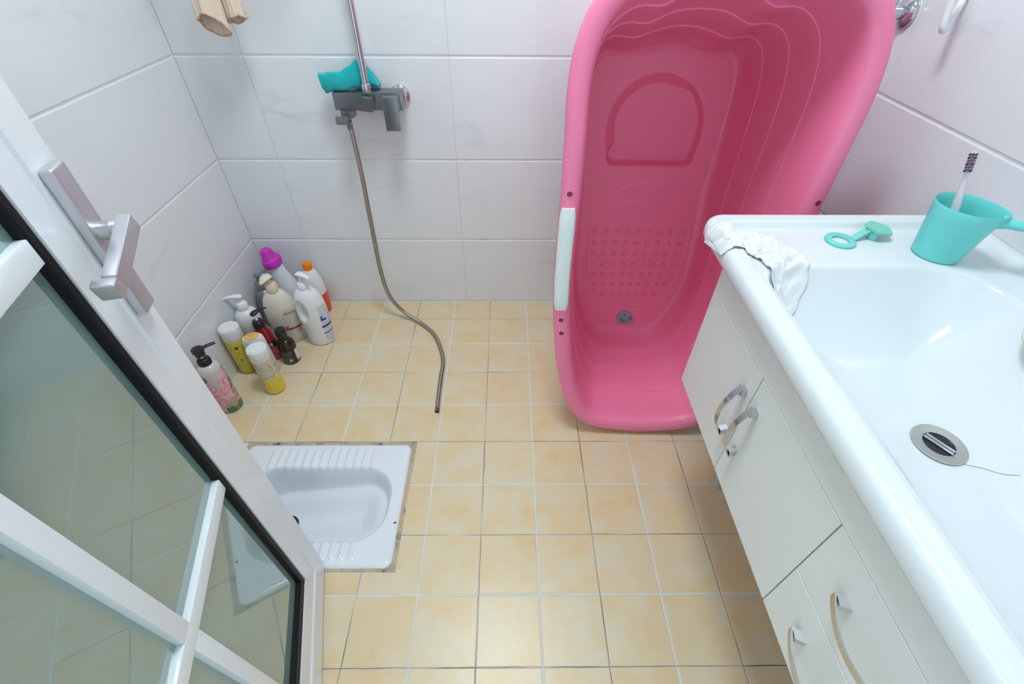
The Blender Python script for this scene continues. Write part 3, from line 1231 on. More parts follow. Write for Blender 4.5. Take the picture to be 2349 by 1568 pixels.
    tube('mouth', [(-0.0015 + 0.016 * cos(a) + 0.003, 0.001 + 0.016 * sin(a), -0.0047) for a in [pi * 1.02 + 1.25 * k / 14 for k in range(15)]], 0.0013, M_PLUGD, pl, 6)
    tube('mouth', [(-0.009, -0.0035, -0.0047), (-0.003, -0.0105, -0.0047), (0.008, -0.0135, -0.0047)], 0.0009, M_PLUGD, pl, 6)
    # side handles (pale bars let into the rim)
    for sgn in (-1, 1):
        rimf = (lambda y: 1.0) if sgn < 0 else (lambda y: 1 - 0.07 * math.exp(-((y - 0.62) / 0.22) ** 2))
        pth = []
        for k in range(15):
            y = 0.462 + (0.735 - 0.462) * k / 14 - (0.025 if sgn > 0 else 0.0)
            pth.append((y, rimf(y) * interp([(a, b) for a, b in rim[:12]], y)))
        ringsH = []
        for i, (y, w) in enumerate(pth):
            e = min(i, 14 - i)
            hw = 0.0185 * (0.80 if e == 0 else (0.97 if e == 1 else 1.0))
            th = 0.005 if e == 0 else 0.0075
            cx = sgn * (w - 0.0185)
            ring = []
            for a, b in ((-1, 0.006), (-1, -0.35), (-0.86, -0.8), (-0.5, -1.0), (0.5, -1.0), (0.86, -0.8), (1, -0.35), (1, 0.006)):
                ring.append(Vector((cx + a * hw, y, b * th if b < 0 else 0.004)))
            ringsH.append(ring)
        hd = loft('side_handle', ringsH, M_PALE, root, ang=50)
        hd['label'] = 'pale mint side handle'
        for y, ox in ((0.767, 0.018), (0.430, 0.0185), (0.387, 0.0185)):
            w = rimf(y) * interp(rim[:12], y)
            y = y - (0.012 if sgn > 0 else 0.0)
            lathe('screw_hole_shade', [(0.0062, -0.0004), (0.0056, -0.0010), (0.005, 0.0)], M_PINKSHADE, root, 16, center=(sgn * (w - ox), y, -0.0012))  # dark disc on the uncut rim, the hole's shade put into its colour
    # stubby feet under the base, leaning on the wall
    for x, y in ((-0.14, 0.95), (0.14, 0.95)):
        q = root.matrix_world @ Vector((x, y, D(y) + 0.052))
        ln = (YB - 0.001 - q.y) / n.y - 0.001
        lathe('foot', [(0.028, 0.0), (0.022, ln), (0.0, ln)], M_PINK, root, 20, center=(x, y, D(y) + 0.051))
    return root


make_tub()

# ================================================================== vanity
CZ = 0.80
CX0, CX1, CY0, CY1 = 0.4565, XR - 0.001, -0.93, -0.018
DRAIN = (0.703, -0.472)


def counter_z(x, y):
    d = min(x - CX0, CY1 - y, y - CY0)
    dr = CX1 - x
    z = CZ
    # rounded outer edge
    if d < 0.016:
        t = (0.016 - max(d, 0)) / 0.016
        z -= 0.016 * (1 - math.sqrt(max(0.0, 1 - t * t)))
    # step down inside the rim
    df = min(x - CX0 - 0.004, CY1 - y - 0.008, y - CY0)
    z -= 0.0125 * sstep(0.026, 0.040, df)
    z += 0.014 * sstep(0.030, 0.012, dr)
    # a slight crease on the shelf
    # basin
    bx0, bx1, by0, by1 = CX0 + 0.052, 0.876, -0.86, -0.192
    r = 0.10
    cx, cy, hx, hy = (bx0 + bx1) / 2, (by0 + by1) / 2, (bx1 - bx0) / 2, (by1 - by0) / 2
    rr = r if x > cx else 0.05
    qx, qy = abs(x - cx) - (hx - rr), abs(y - cy) - (hy - rr)
    sd = math.hypot(max(qx, 0), max(qy, 0)) + min(max(qx, qy), 0) - rr
    z -= 0.004 * sstep(0.008, -0.004, sd)
    dep = 0.118
    if sd < 0.002:
        t = min(1.0, (0.002 - sd) / 0.17)
        z -= dep * (1 - (1 - t) ** 2.2)
    return z


def make_vanity():
    cab = empty('vanity_cabinet', (0.48, -0.5, 0.43))
    tag(cab, 'white wall hung vanity cabinet with doors and drawers under the basin', 'cabinet')
    o0 = Vector(cab.location)
    FX, T = 0.480, 0.016
    y1, y0, zb, zt, zr = -0.125, -0.850, 0.430, 0.775, 0.6885
    span('carcass', Vector((FX + T + 0.001, y0, zb + 0.002)) - o0, Vector((XR - 0.002, y1 - 0.002, 0.662)) - o0, M_CAB, cab)
    span('fascia_panel', Vector((FX, y0, zr + 0.0012)) - o0, Vector((FX + T, y1, zt)) - o0, M_CAB, cab, 0.0008, 1)

    def front(name, ya, yb_, za, zb_):
        return span(name, Vector((FX, ya, za)) - o0, Vector((FX + T, yb_, zb_)) - o0, M_CAB, cab, 0.001, 1)

    def handle(par, y, z, vert):
        """arched strap handle; par is a door or drawer"""
        L = 0.130
        pts = []
        nseg = 22
        ringsH = []
        for k in range(nseg + 1):
            t = k / nseg
            s = (t - 0.5) * L
            out = 0.010 + 0.020 * sin(pi * t) ** 0.9
            w = 0.0062 - 0.0012 * sin(pi * t)
            tx = 0.0012
            ring = []
            for a, b in ((-1, -1), (1, -1), (1, 1), (-1, 1)):
                x = FX - out + b * tx
                if vert:
                    ring.append(Vector((x, y + a * w, z + s)) - o0)
                else:
                    ring.append(Vector((x, y + s, z + a * w)) - o0)
            ringsH.append(ring)
        h = loft('handle', ringsH, M_CHROME, par, ang=40)
        for sg in (-1, 1):
            s = sg * (L / 2 - 0.011)
            tri = [(-0.010 * sg, 0.0), (0.006 * sg, 0.0), (0.010 * sg, 0.010), (-0.004 * sg, 0.013)]
            rg = []
            for a in (-0.0055, 0.0055):
                ring = []
                for ds, ou in tri:
                    if vert:
                        ring.append(Vector((FX - ou, y + a, z + s + ds)) - o0)
                    else:
                        ring.append(Vector((FX - ou, y + s + ds, z + a)) - o0)
                rg.append(ring)
            f = loft('handle_foot', rg, M_CHROME, par, ang=20)
        return h
    g = 0.0011
    d1 = front('door', -0.362 + g, y1, zb, zr)
    handle(d1, -0.341, 0.580, True)
    d2 = front('door', -0.602 + g, -0.362 - g, zb, zr)
    handle(d2, -0.389, 0.580, True)
    e1 = front('drawer', y0, -0.602 - g, 0.5595 + g * 0.6, zr)
    handle(e1, -0.725, 0.628, False)
    e2 = front('drawer', y0, -0.602 - g, zb, 0.5595 - g * 0.6)
    handle(e2, -0.727, 0.500, False)

    # basin counter
    root = empty('basin_counter', (0.7, -0.45, CZ))
    tag(root, 'glossy white ceramic basin counter with raised rounded rim on the cabinet', 'sink')
    c = Vector(root.location)
    NX, NY = 150, 240
    R = 0.040
    cxm, cym, hx, hy = (CX0 + CX1) / 2, (CY0 + CY1) / 2, (CX1 - CX0) / 2, (CY1 - CY0) / 2
    vs, fs = [], []

    def remap(t, n):     # denser near both edges
        return t
    for j in range(NY + 1):
        for i in range(NX + 1):
            a = i / NX
            a = a - 0.10 * sin(2 * pi * a) / (2 * pi) * 4
            b = j / NY
            b = b - 0.10 * sin(2 * pi * b) / (2 * pi) * 4
            x = CX0 + (CX1 - CX0) * a
            y = CY0 + (CY1 - CY0) * b
            z = counter_z(x, y)
            if x < cxm:
                dx, dy = x - cxm, y - cym
                ex, ey = abs(dx) - (hx - R), abs(dy) - (hy - R)
                if ex > 0 and ey > 0:
                    mm = max(ex, ey)
                    l = math.hypot(ex, ey)
                    x = cxm + math.copysign(hx - R + ex / l * mm, dx)
                    y = cym + math.copysign(hy - R + ey / l * mm, dy)
            vs.append(Vector((x, y, z)) - c)
    for j in range(NY):
        for i in range(NX):
            a = j * (NX + 1) + i
            fs.append((a, a + 1, a + NX + 2, a + NX + 1))
    ring = [i for i in range(NX + 1)] + [j * (NX + 1) + NX for j in range(1, NY + 1)] + \
           [NY * (NX + 1) + i for i in range(NX - 1, -1, -1)] + [j * (NX + 1) for j in range(NY - 1, 0, -1)]
    n = len(ring)
    prev = ring
    for ins, z in ((0.0, -0.030), (0.003, -0.036), (0.008, -0.038)):
        b0 = len(vs)
        for k in ring:
            p = vs[k]
            vs.append(Vector((p.x + (ins if p.x < 0 else 0), p.y - (ins if p.y > 0 else -ins), z)))
        cur = list(range(b0, b0 + n))
        for k in range(n):
            fs.append((prev[k], prev[(k + 1) % n], cur[(k + 1) % n], cur[k]))
        prev = cur
    mk('basin', vs, fs, M_CERAMIC, root, True, 60)
    # drain
    dz = counter_z(*DRAIN)
    dr = lathe('drain_ring', [(0.0355, 0.0), (0.0350, 0.0016), (0.021, 0.0004), (0.0205, -0.002), (0.0205, -0.012)], M_STEEL, root, 48,
               center=(0, 0, 0), caps=False)
    e = 0.012
    nx = -(counter_z(DRAIN[0] + e, DRAIN[1]) - counter_z(DRAIN[0] - e, DRAIN[1])) / (2 * e)
    ny = -(counter_z(DRAIN[0], DRAIN[1] + e) - counter_z(DRAIN[0], DRAIN[1] - e)) / (2 * e)
    dr.location = Vector((DRAIN[0], DRAIN[1], dz + 0.0022)) - c
    dr.rotation_euler = Vector((nx, ny, 1)).to_track_quat('Z', 'Y').to_euler()
    lathe('drain_throat', [(0.0206, -0.0012), (0.0206, -0.0010), (0.0, -0.0010)], M_BLACK, dr, 40)
    ra = rotz(0.55)
    for off in (-0.0036, 0.0036):
        box('cross_bar', ra @ Vector((0, off, 0.0005)), (0.040, 0.0042, 0.0025), M_CHROME, dr, 0.001, 2, rot=ra)
    box('bar_groove', ra @ Vector((0, 0, -0.0002)), (0.039, 0.003, 0.0016), mat('blue_grey_metal', (0.16, 0.25, 0.31, 1), 0.4, 0.6), dr, rot=ra)
    return root


make_vanity()

# waste pipe under the cabinet
wp = tube('waste_pipe', spline([(0.70, -0.22, 0.432), (0.70, -0.22, 0.28), (0.694, -0.20, 0.15), (0.690, -0.155, 0.06), (0.690, -0.150, 0.0)], 8),
          [0.016 if k % 2 else 0.0185 for k in range(33)], mat('pale_corrugated_plastic', (0.55, 0.50, 0.45, 1), 0.4), None, 18)
tag(wp, 'pale corrugated waste pipe running to the floor under the cabinet', 'pipe')

# hair-thin strands and soap
so = lathe('soap_bar', [(0.0, 0.0), (0.030, 0.002), (0.040, 0.009), (0.041, 0.014), (0.034, 0.021), (0.018, 0.024), (0.0, 0.025)], M_SOAP, None, 40, 1.15, 0.85)
so.location = (0.868, -0.372, counter_z(0.868, -0.372) + 0.004)
so.rotation_euler = (0.0, -0.18, 0.6)
tag(so, 'pale cream soap bar lying at the back edge of the basin', 'soap')


def hair(name, pts, label):
    o = tube(name, spline(pts, 10), 0.00022, mat('dark_hair', (0.05, 0.035, 0.025, 1), 0.5), None, 5)
    tag(o, label, 'hair')
    return o


hp = []
for k, (x, y) in enumerate(((0.706, -0.492), (0.718, -0.505), (0.735, -0.512), (0.752, -0.524), (0.768, -0.530))):
    hp.append((x, y, counter_z(x, y) + (0.0035 if k == 0 else 0.0008)))
hair('hair_strand', hp, 'thin dark hair trailing from the basin drain')

# ================================================================== cup, toothbrush, toy, gauze
def make_cup():
    cx, cy = 0.836, -0.152
    root = empty('rinse_cup', (cx, cy, counter_z(cx, cy - 0.0) + 0.0004), (0, 0, -0.72))
    tag(root, 'teal plastic rinse cup with side handle on the counter', 'cup')
    h = 0.094
    seg = 56

    def ring(r, z, sp, inner=0.0):
        out = []
        for k in range(seg):
            a = 2 * pi * k / seg
            e = 1.0 + sp * max(0.0, cos(a)) ** 5
            out.append(Vector(((r * e) * cos(a), r * 0.96 * sin(a), z)))
        return out
    prof_o = [(0.0345, 0.0, 0), (0.0365, 0.002, 0), (0.0370, 0.006, 0.0), (0.0400, 0.030, 0.03), (0.0435, 0.060, 0.08), (0.0465, 0.082, 0.14), (0.0480, h, 0.17)]
    rings = [ring(*p) for p in prof_o]
    rings.append(ring(0.0474, h + 0.0012, 0.17))
    rings.append(ring(0.0465, h, 0.17))
    for r, z, s in ((0.0446, 0.080, 0.13), (0.0415, 0.055, 0.07), (0.0380, 0.028, 0.03), (0.0350, 0.006, 0), (0.0300, 0.004, 0)):
        rings.append(ring(r, z, s))
    loft('cup_body', rings, M_TEAL, root, ang=50)
    # handle: flat bar leaving the pointed side
    rg = []
    for x, z, hw, hh in ((0.047, 0.080, 0.010, 0.012), (0.060, 0.082, 0.010, 0.0085), (0.080, 0.082, 0.0095, 0.006), (0.102, 0.076, 0.009, 0.005), (0.112, 0.066, 0.009, 0.005), (0.116, 0.045, 0.009, 0.005)):
        rg.append([Vector((x, hw * cos(a), z + hh * sin(a))) for a in [2 * pi * k / 16 for k in range(16)]])
    loft('cup_handle', rg, M_TEAL, root, ang=60)
    return root


make_cup()


def make_brush():
    a = Vector((0.8350, -0.1600, 0.7955))
    b = Vector((0.8140, -0.1225, 0.958))
    root = empty('toothbrush', a)
    q = (b - a).to_track_quat('Z', 'Y')
    root.rotation_euler = q.to_euler()
    tag(root, 'pale pink toothbrush with purple bristles standing in the teal cup', 'toothbrush')
    L = (b - a).length
    mp = mat('pale_pink_plastic', (0.84, 0.74, 0.80, 1), 0.3)
    rg = []
    for z, w, t in ((0.0, 0.0045, 0.003), (0.004, 0.006, 0.004), (0.05, 0.0068, 0.0048), (0.09, 0.006, 0.0042), (0.115, 0.0038, 0.0032), (L - 0.036, 0.0030, 0.0026), (L - 0.028, 0.0048, 0.0022), (L - 0.02, 0.0062, 0.0022), (L - 0.006, 0.0062, 0.0022), (L, 0.004, 0.0018)):
        rg.append([Vector((w * cos(k), t * sin(k), z)) for k in [2 * pi * i / 18 for i in range(18)]])
    loft('brush_body', rg, mp, root, ang=60)
    mpur = mat('purple_bristle', (0.30, 0.12, 0.32, 1), 0.6)
    mblk = mat('black_bristle', (0.03, 0.025, 0.04, 1), 0.6)
    # bristles face away from the lean, towards the wall
    for r in range(6):
        for c in range(3):
            z = L - 0.028 + r * 0.0050
            x = (c - 1) * 0.0038
            o = lathe('bristle_tuft', [(0.0014, 0.0), (0.0015, 0.009), (0.0011, 0.0105), (0.0, 0.011)], mblk if (r in (0, 2, 4) and c != 1) or r == 5 else mpur, root, 7,
                      center=(x, 0.0, z), rot=Matrix.Rotation(-pi / 2, 3, 'X'))
    root.rotation_euler = (q @ Matrix.Rotation(BRUSH_TW, 3, 'Z').to_quaternion()).to_euler()
    return root


BRUSH_TW = 4.9
make_brush()


def make_toy():
    zc = counter_z(0.70, -0.11)
    root = empty('silicone_bottle_stopper', (0.688, -0.110, zc + 0.0002), (0, 0, 0.22))
    tag(root, 'teal silicone ring with strap and flower tab on the counter', 'stopper')
    lathe('ring', [(0.0150, 0.0), (0.0255, 0.0), (0.0262, 0.001), (0.0262, 0.0042), (0.0255, 0.005), (0.0150, 0.005), (0.0145, 0.0042), (0.0145, 0.001), (0.0150, 0.0)], M_TEALSIL, root, 44, caps=False)
    pts = [(0.025, 0.0, 0.0025), (0.034, 0.001, 0.006), (0.046, 0.003, 0.011), (0.058, 0.004, 0.0145)]
    rg = []
    for p in spline(pts, 6):
        rg.append([p + Vector((0, a * 0.0065, b * 0.0016)) for a, b in ((-1, -1), (1, -1), (1, 1), (-1, 1))])
    loft('strap', rg, M_TEALSIL, root, ang=40)
    # flower: cloud outline, tilted
    out = []
    for k in range(90):
        a = 2 * pi * k / 90
        r = 0.0205 + 0.0045 * abs(cos(2.5 * a + 0.4)) ** 0.7
        out.append((r * cos(a) * 1.02, r * sin(a) * 0.96))
    bm = bmesh.new()
    f = bm.faces.new([bm.verts.new((x, y, 0)) for x, y in out])
    r = bmesh.ops.extrude_face_region(bm, geom=[f])
    tv = [g for g in r['geom'] if isinstance(g, bmesh.types.BMVert)]
    bmesh.ops.translate(bm, vec=(0, 0, 0.0036), verts=tv)
    ts = set(tv)
    bmesh.ops.bevel(bm, geom=[e for e in bm.edges if e.verts[0] in ts and e.verts[1] in ts], offset=0.001, segments=2, affect='EDGES')
    fl = mkbm('flower_tab', bm, M_GREENSIL, root)
    fl.location = (0.078, 0.003, 0.0150)
    fl.rotation_euler = (0.10, 0.10, 0.3)
    for a in (0.3, 1.56, 2.8, 4.1, 5.35):
        tube('petal_line', [(0.0175 * cos(a + d) * (1 - 0.35 * (1 - abs(d) / 0.3)), 0.0175 * sin(a + d) * (1 - 0.35 * (1 - abs(d) / 0.3)), 0.0036) for d in (-0.3, -0.15, 0, 0.15, 0.3)], 0.0005, M_TEALSIL, fl, 5)
    lathe('plug', [(0.0075, 0.0), (0.0085, 0.002), (0.0075, 0.015), (0.0, 0.015)], M_TEALSIL, root, 20, center=(0.066, -0.004, 0.0))
    return root


make_toy()


def make_gauze():
    """crumpled white gauze over the corner of the rim, one end in the basin"""
    cen = [Vector(p) for p in ((0.447, -0.116, 0), (0.470, -0.110, 0), (0.508, -0.116, 0), (0.540, -0.138, 0), (0.553, -0.176, 0), (0.553, -0.214, 0), (0.545, -0.250, 0))]
    wid_ = [0.038, 0.042, 0.042, 0.046, 0.040, 0.034, 0.010]
    NU, NV = 132, 44
    cs = spline(cen, NU // 6)
    n = len(cs)
    vs, fs = [], []
    from mathutils import noise as mn
    for i, p in enumerate(cs):
        t = (cs[min(i + 1, n - 1)] - cs[max(i - 1, 0)]).normalized()
        s = Vector((-t.y, t.x, 0))
        w = interp([(k / 6.0, wid_[k]) for k in range(7)], i / (n - 1))
        for j in range(NV + 1):
            b = 2 * j / NV - 1
            q = p + s * (w * b * (1 + 0.18 * mn.noise(Vector((i * 0.11, b * 1.3, 3.0)))))
            wr = mn.noise(Vector((i * 0.13, b * 2.2, 0.5))) * 0.6 + 0.5 + 0.25 * mn.noise(Vector((i * 0.33, b * 5.0, 2.5)))
            fold = 1 - abs(mn.noise(Vector((i * 0.10 + b, b * 2.4, 7)))) * 2.2
            hgt = 0.0015 + 0.017 * max(0.0, wr) * (0.35 + 0.65 * fold) * (1 - 0.55 * abs(b) ** 3) * sstep(1.0, 0.72, i / (n - 1)) + 0.0012 * sstep(0.6, 1.0, i / (n - 1))
            xx, yy = max(q.x, CX0 + 0.0005), min(q.y, CY1 - 0.0005)
            z = counter_z(xx, yy) + hgt
            over = CX0 + 0.004 - q.x
            x = q.x
            if over > 0:
                z = CZ - 0.016 - over * 0.9 + 0.002 * wr + 0.004
                x = CX0 - 0.0025 - 0.003 * wr - 0.04 * over
            vs.append((x, q.y, z))
    for i in range(n - 1):
        for j in range(NV):
            a = i * (NV + 1) + j
            fs.append((a, a + 1, a + NV + 2, a + NV + 1))
    o = mk('gauze_cloth', vs, fs, M_TISSUE, None, True, 180)
    md = o.modifiers.new('thick', 'SOLIDIFY')
    md.thickness = 0.0010
    md.offset = 1.0
    tag(o, 'crumpled white gauze cloth draped over the counter corner', 'cloth')


make_gauze()


def make_teal_cloth():
    from mathutils import noise as mn
    NU, NV = 60, 26
    vs, fs = [], []
    z0 = 0.8365
    for i in range(NU + 1):
        t = i / NU
        x = -0.470 + 0.158 * t
        for j in range(NV + 1):
            a = 2 * pi * j / NV
            ry = 0.021 * (0.85 + 0.3 * t) * (1 + 0.12 * mn.noise(Vector((t * 4, cos(a), sin(a)))))
            hz = interp([(0, 0.024), (0.15, 0.025), (0.4, 0.023), (0.62, 0.034), (0.78, 0.033), (0.92, 0.018), (1, 0.006)], t)
            fold = 1 + 0.22 * mn.noise(Vector((t * 6, 2 * cos(a), 2 * sin(a) + 5))) + 0.10 * sin(a * 3 + t * 5)
            y = 0.657 + 0.034 * sstep(0.30, 0.70, t) + ry * (1 - 0.45 * sstep(0.3, 0.7, t)) * cos(a) * fold + 0.003 * sin(t * 7)
            z = z0 + hz + hz * sin(a) * fold
            if z < z0 + 0.0005:
                z = z0 + 0.0005
            if x < MX0 and sin(a) < -0.2:
                z -= 0.008 * (MX0 - x) / 0.025
            vs.append((x - 0.006 * sin(a) * (1 - t), y, z))
    for i in range(NU):
        for j in range(NV):
            j2 = (j + 1) % (NV + 1)
            a = i * (NV + 1)
            fs.append((a + j, a + j2, a + NV + 1 + j2, a + NV + 1 + j))
    fs.append(tuple(range(NV + 1)))
    fs.append(tuple(NU * (NV + 1) + j for j in range(NV + 1)))
    o = mk('teal_cloth', vs, fs, M_TEALCLOTH, None, True, 180)
    tag(o, 'crumpled teal cloth lying on top of the shower mixer', 'cloth')


make_teal_cloth()

# ================================================================== bottles
def body(name, prof, m, root, sx=1.0, sy=1.0, seg=40, fn=None, rot=None):
    return lathe(name, prof, m, root, seg, sx, sy, fn=fn, rot=rot)


def rib_collar(root, z, r, h, m, name='collar'):
    def fn(p, a, rr, zz):
        k = 1 + 0.02 * cos(a * 24) if 0.0 < zz - z < h * 0.75 and rr > r * 0.85 else 1
        return Vector((p.x * k, p.y * k, p.z))
    return lathe(name, [(r, z), (r, z + h * 0.7), (r * 0.9, z + h * 0.78), (r * 0.86, z + h * 0.9), (r * 0.62, z + h), (0, z + h)], m, root, 48, fn=fn)


def pump(root, z, ang, m, ms, length=0.048, rs=0.0042, stem=0.022, kind='lever'):
    """stem + pump head whose nozzle points along ang"""
    lathe('pump_stem', [(rs, z), (rs, z + stem + 0.004)], ms, root, 18)
    zt = z + stem
    if kind == 'lever':
        sec = [(-0.013, 0.004, 0.003, 0.0030), (-0.010, 0.0045, 0.0085, 0.0058), (-0.002, 0.006, 0.0115, 0.0072), (0.008, 0.0075, 0.0105, 0.0064),
               (length * 0.45, 0.0085, 0.0078, 0.0046), (length * 0.75, 0.0060, 0.0060, 0.0034), (length, 0.0005, 0.0042, 0.0016)]
    elif kind == 'straight':
        lathe('pump_cap', [(0.0145, zt - 0.004), (0.0145, zt + 0.008), (0.0175, zt + 0.011), (0.0165, zt + 0.020), (0.008, zt + 0.022), (0, zt + 0.022)], m, root, 30)
        sec = [(0.006, 0.016, 0.0075, 0.0045), (length * 0.5, 0.0165, 0.0062, 0.0045), (length, 0.0150, 0.0050, 0.0042)]
    elif kind == 'shell':
        sec = [(-0.012, 0.006, 0.006, 0.004), (-0.009, 0.007, 0.014, 0.007), (0.000, 0.009, 0.0185, 0.0085), (0.012, 0.0085, 0.0185, 0.0085), (0.024, 0.004, 0.014, 0.0065), (0.032, -0.002, 0.0075, 0.004), (0.035, -0.005, 0.004, 0.003)]
    else:   # wedge
        sec = [(-0.014, 0.003, 0.006, 0.003), (-0.010, 0.005, 0.012, 0.0055), (0.0, 0.008, 0.0135, 0.0065), (0.014, 0.009, 0.0105, 0.0055), (length * 0.8, 0.006, 0.0068, 0.0045), (length, 0.003, 0.0062, 0.0042)]
    rg = []
    R_ = rotz(ang)
    for x, dz, hw, hh in sec:
        rg.append([R_ @ Vector((x, hw * cos(k), zt + dz + hh * sin(k))) for k in [2 * pi * i / 20 for i in range(20)]])
    loft('pump_head', rg, m, root, ang=55)


def bottle(name, loc, rot, label, group='bottles in the corner of the floor'):
    r = empty(name, loc, rot)
    tag(r, label, 'bottle', group)
    return r


def prof_r(prof):
    tab = [(z, r) for r, z in prof]
    out = []
    for z, r in tab:
        if out and z <= out[-1][0]:
            continue
        out.append((z, r))
    return lambda z: interp(out, z)


G = 0.0004
# a: clear pump bottle printed with roses
b = bottle('rose_pump_bottle', (-0.857, 0.146, G), (0, 0, 0.3), 'clear pump bottle printed with pink roses, nearest the door')
pf = [(0.0, 0.0), (0.029, 0.0), (0.0335, 0.004), (0.0345, 0.012), (0.0345, 0.180), (0.0320, 0.194), (0.0245, 0.203), (0.0185, 0.206)]
body('bottle_body', pf, rose_material(), b)
rib_collar(b, 0.205, 0.0190, 0.024, M_BLACK)
pump(b, 0.228, 0.45, M_BLACK, M_WHITEP, 0.050, 0.0052, 0.018, 'straight')

# b: yellow gel bottle at the left wall
b = bottle('yellow_gel_bottle', (-0.868, 0.322, G), (0, 0, 0), 'yellow shower gel bottle with white cap against the left wall')
pf = [(0.0, 0.0), (0.027, 0.0), (0.031, 0.004), (0.032, 0.012), (0.0325, 0.080), (0.0325, 0.156)]
body('bottle_body', pf, yellow_print_material(), b)
lathe('cap', [(0.0325, 0.156), (0.0330, 0.158), (0.0330, 0.194), (0.0315, 0.199), (0.027, 0.200), (0.0265, 0.202), (0.0, 0.2025)], M_MILK, b, 40)
LBL = print_material('yellow_gel_print', (0.74, 0.63, 0.09, 1), (0.30, 0.20, 0.04, 1), 8, 0.47, 0.45,
                     bars=((0.80, 0.93, (0.12, 0.05, 0.02, 1), 0.42, 0.62), (0.12, 0.32, (0.25, 0.45, 0.06, 1), 0.40, 0.60)), seed=3)
sector('print', prof_r(pf), 0.050, 0.140, -1.95, -0.45, LBL, b)

# c: white bottle with orange-yellow flip cap
b = bottle('white_flip_cap_bottle', (-0.793, 0.306, G), (0, 0, 0.35), 'white oval bottle with a round yellow flip cap')
pf = [(0.0, 0.0), (0.036, 0.0), (0.039, 0.004), (0.0395, 0.05), (0.0385, 0.11), (0.037, 0.150), (0.035, 0.164), (0.031, 0.170), (0.0, 0.171)]
body('bottle_body', pf, M_MILK, b, 0.95, 0.62)
lathe('flip_cap', [(0.022, 0.1705), (0.022, 0.173), (0.020, 0.1745), (0.0, 0.175)], mat('pale_orange_plastic', (0.80, 0.50, 0.16, 1), 0.35), b, 32, 1.1, 0.85)
lathe('cap_button', [(0.010, 0.1745), (0.0095, 0.1758), (0.0, 0.1762)], mat('yellow_plastic', (0.72, 0.47, 0.01, 1), 0.35), b, 24, 1.0, 0.75)

# d: clear bottle, front
b = bottle('clear_yellow_bottle', (-0.737, 0.223, G), (0, 0, 0), 'clear bottle half filled with yellow gel, white cap, front of the group')
pf = [(0.0, 0.0), (0.026, 0.0), (0.0305, 0.004), (0.0315, 0.012), (0.0315, 0.153)]
body('bottle_body', pf, clear_yellow_material(), b)
lathe('cap', [(0.0315, 0.153), (0.0325, 0.155), (0.0325, 0.190), (0.0310, 0.1955), (0.0265, 0.1965), (0.026, 0.199), (0.0, 0.1995)], M_MILK, b, 40)
BAR = print_material('barcode_print', (0.72, 0.70, 0.58, 1), (0.1, 0.1, 0.1, 1), 6, 0.3, 0.4, bars=((0.05, 0.95, (0.05, 0.05, 0.05, 1), 0.03, 0.97, 1),), seed=5)
sector('barcode', prof_r(pf), 0.046, 0.072, -2.35, -1.80, BAR, b)

# e: white pump bottle
b = bottle('white_pump_bottle', (-0.864, 0.432, G), (0, 0, 0), 'plain white pump bottle with nozzle turned to the left wall')
pf = [(0.0, 0.0), (0.036, 0.0), (0.041, 0.005), (0.042, 0.02), (0.042, 0.140), (0.040, 0.160), (0.034, 0.176), (0.024, 0.186), (0.0165, 0.190), (0.0165, 0.196)]
body('bottle_body', pf, mat('white_bottle', (0.80, 0.82, 0.83, 1), 0.3), b)
rib_collar(b, 0.194, 0.0185, 0.026, M_WHITEP)
pump(b, 0.219, pi + 0.25, M_WHITEP, M_WHITEP, 0.058, 0.0055, 0.018, 'lever')
NP = print_material('small_dark_print', (0.80, 0.82, 0.83, 1), (0.05, 0.05, 0.06, 1), 4, 0.5, 0.5, seed=9)
sector('print', prof_r(pf), 0.070, 0.105, -1.5, -0.2, NP, b)

# f: grey pump bottle
M_GREY = mat('grey_silver_plastic', (0.20, 0.23, 0.25, 1), 0.32, 0.25)
b = bottle('grey_pump_bottle', (-0.864, 0.583, G), (0, 0, 0), 'silver grey pump bottle beside the purple capped bottle')
pf = [(0.0, 0.0), (0.034, 0.0), (0.038, 0.005), (0.0385, 0.02), (0.0385, 0.115), (0.037, 0.135), (0.031, 0.152), (0.022, 0.162), (0.0165, 0.166), (0.0165, 0.172)]
body('bottle_body', pf, M_GREY, b)
rib_collar(b, 0.170, 0.0190, 0.032, M_GREY)
pump(b, 0.200, 0.35, M_GREY, M_GREY, 0.050, 0.0062, 0.020, 'lever')

# g: detergent bottle with magenta cap
M_MAG = mat('magenta_plastic', (0.62, 0.03, 0.52, 1), 0.35)
b = bottle('purple_capped_detergent_bottle', (-0.790, 0.655, G), (0.0, -0.17, 0.0), 'white detergent bottle with bright magenta cap leaning in the corner')
b.location.z = 0.010
pf = [(0.0, 0.0), (0.042, 0.0), (0.047, 0.006), (0.049, 0.03), (0.049, 0.09), (0.046, 0.13), (0.040, 0.16), (0.034, 0.185), (0.031, 0.21), (0.030, 0.222)]
body('bottle_body', pf, mat('white_detergent', (0.76, 0.79, 0.84, 1), 0.3), b, 1.0, 0.78)


def twist(p, a, r, z):
    k = 1 + 0.16 * max(0, cos(a * 1.0 - (z - 0.22) * 40)) * sstep(0.225, 0.25, z) * sstep(0.292, 0.27, z)
    return Vector((p.x * k, p.y * k, p.z))


lathe('cap', [(0.0335, 0.218), (0.0350, 0.222), (0.0350, 0.238), (0.0330, 0.246), (0.0285, 0.250), (0.0240, 0.262), (0.0215, 0.275), (0.0195, 0.285), (0.012, 0.290), (0.0, 0.291)], M_MAG, b, 48, fn=twist, ang=25)

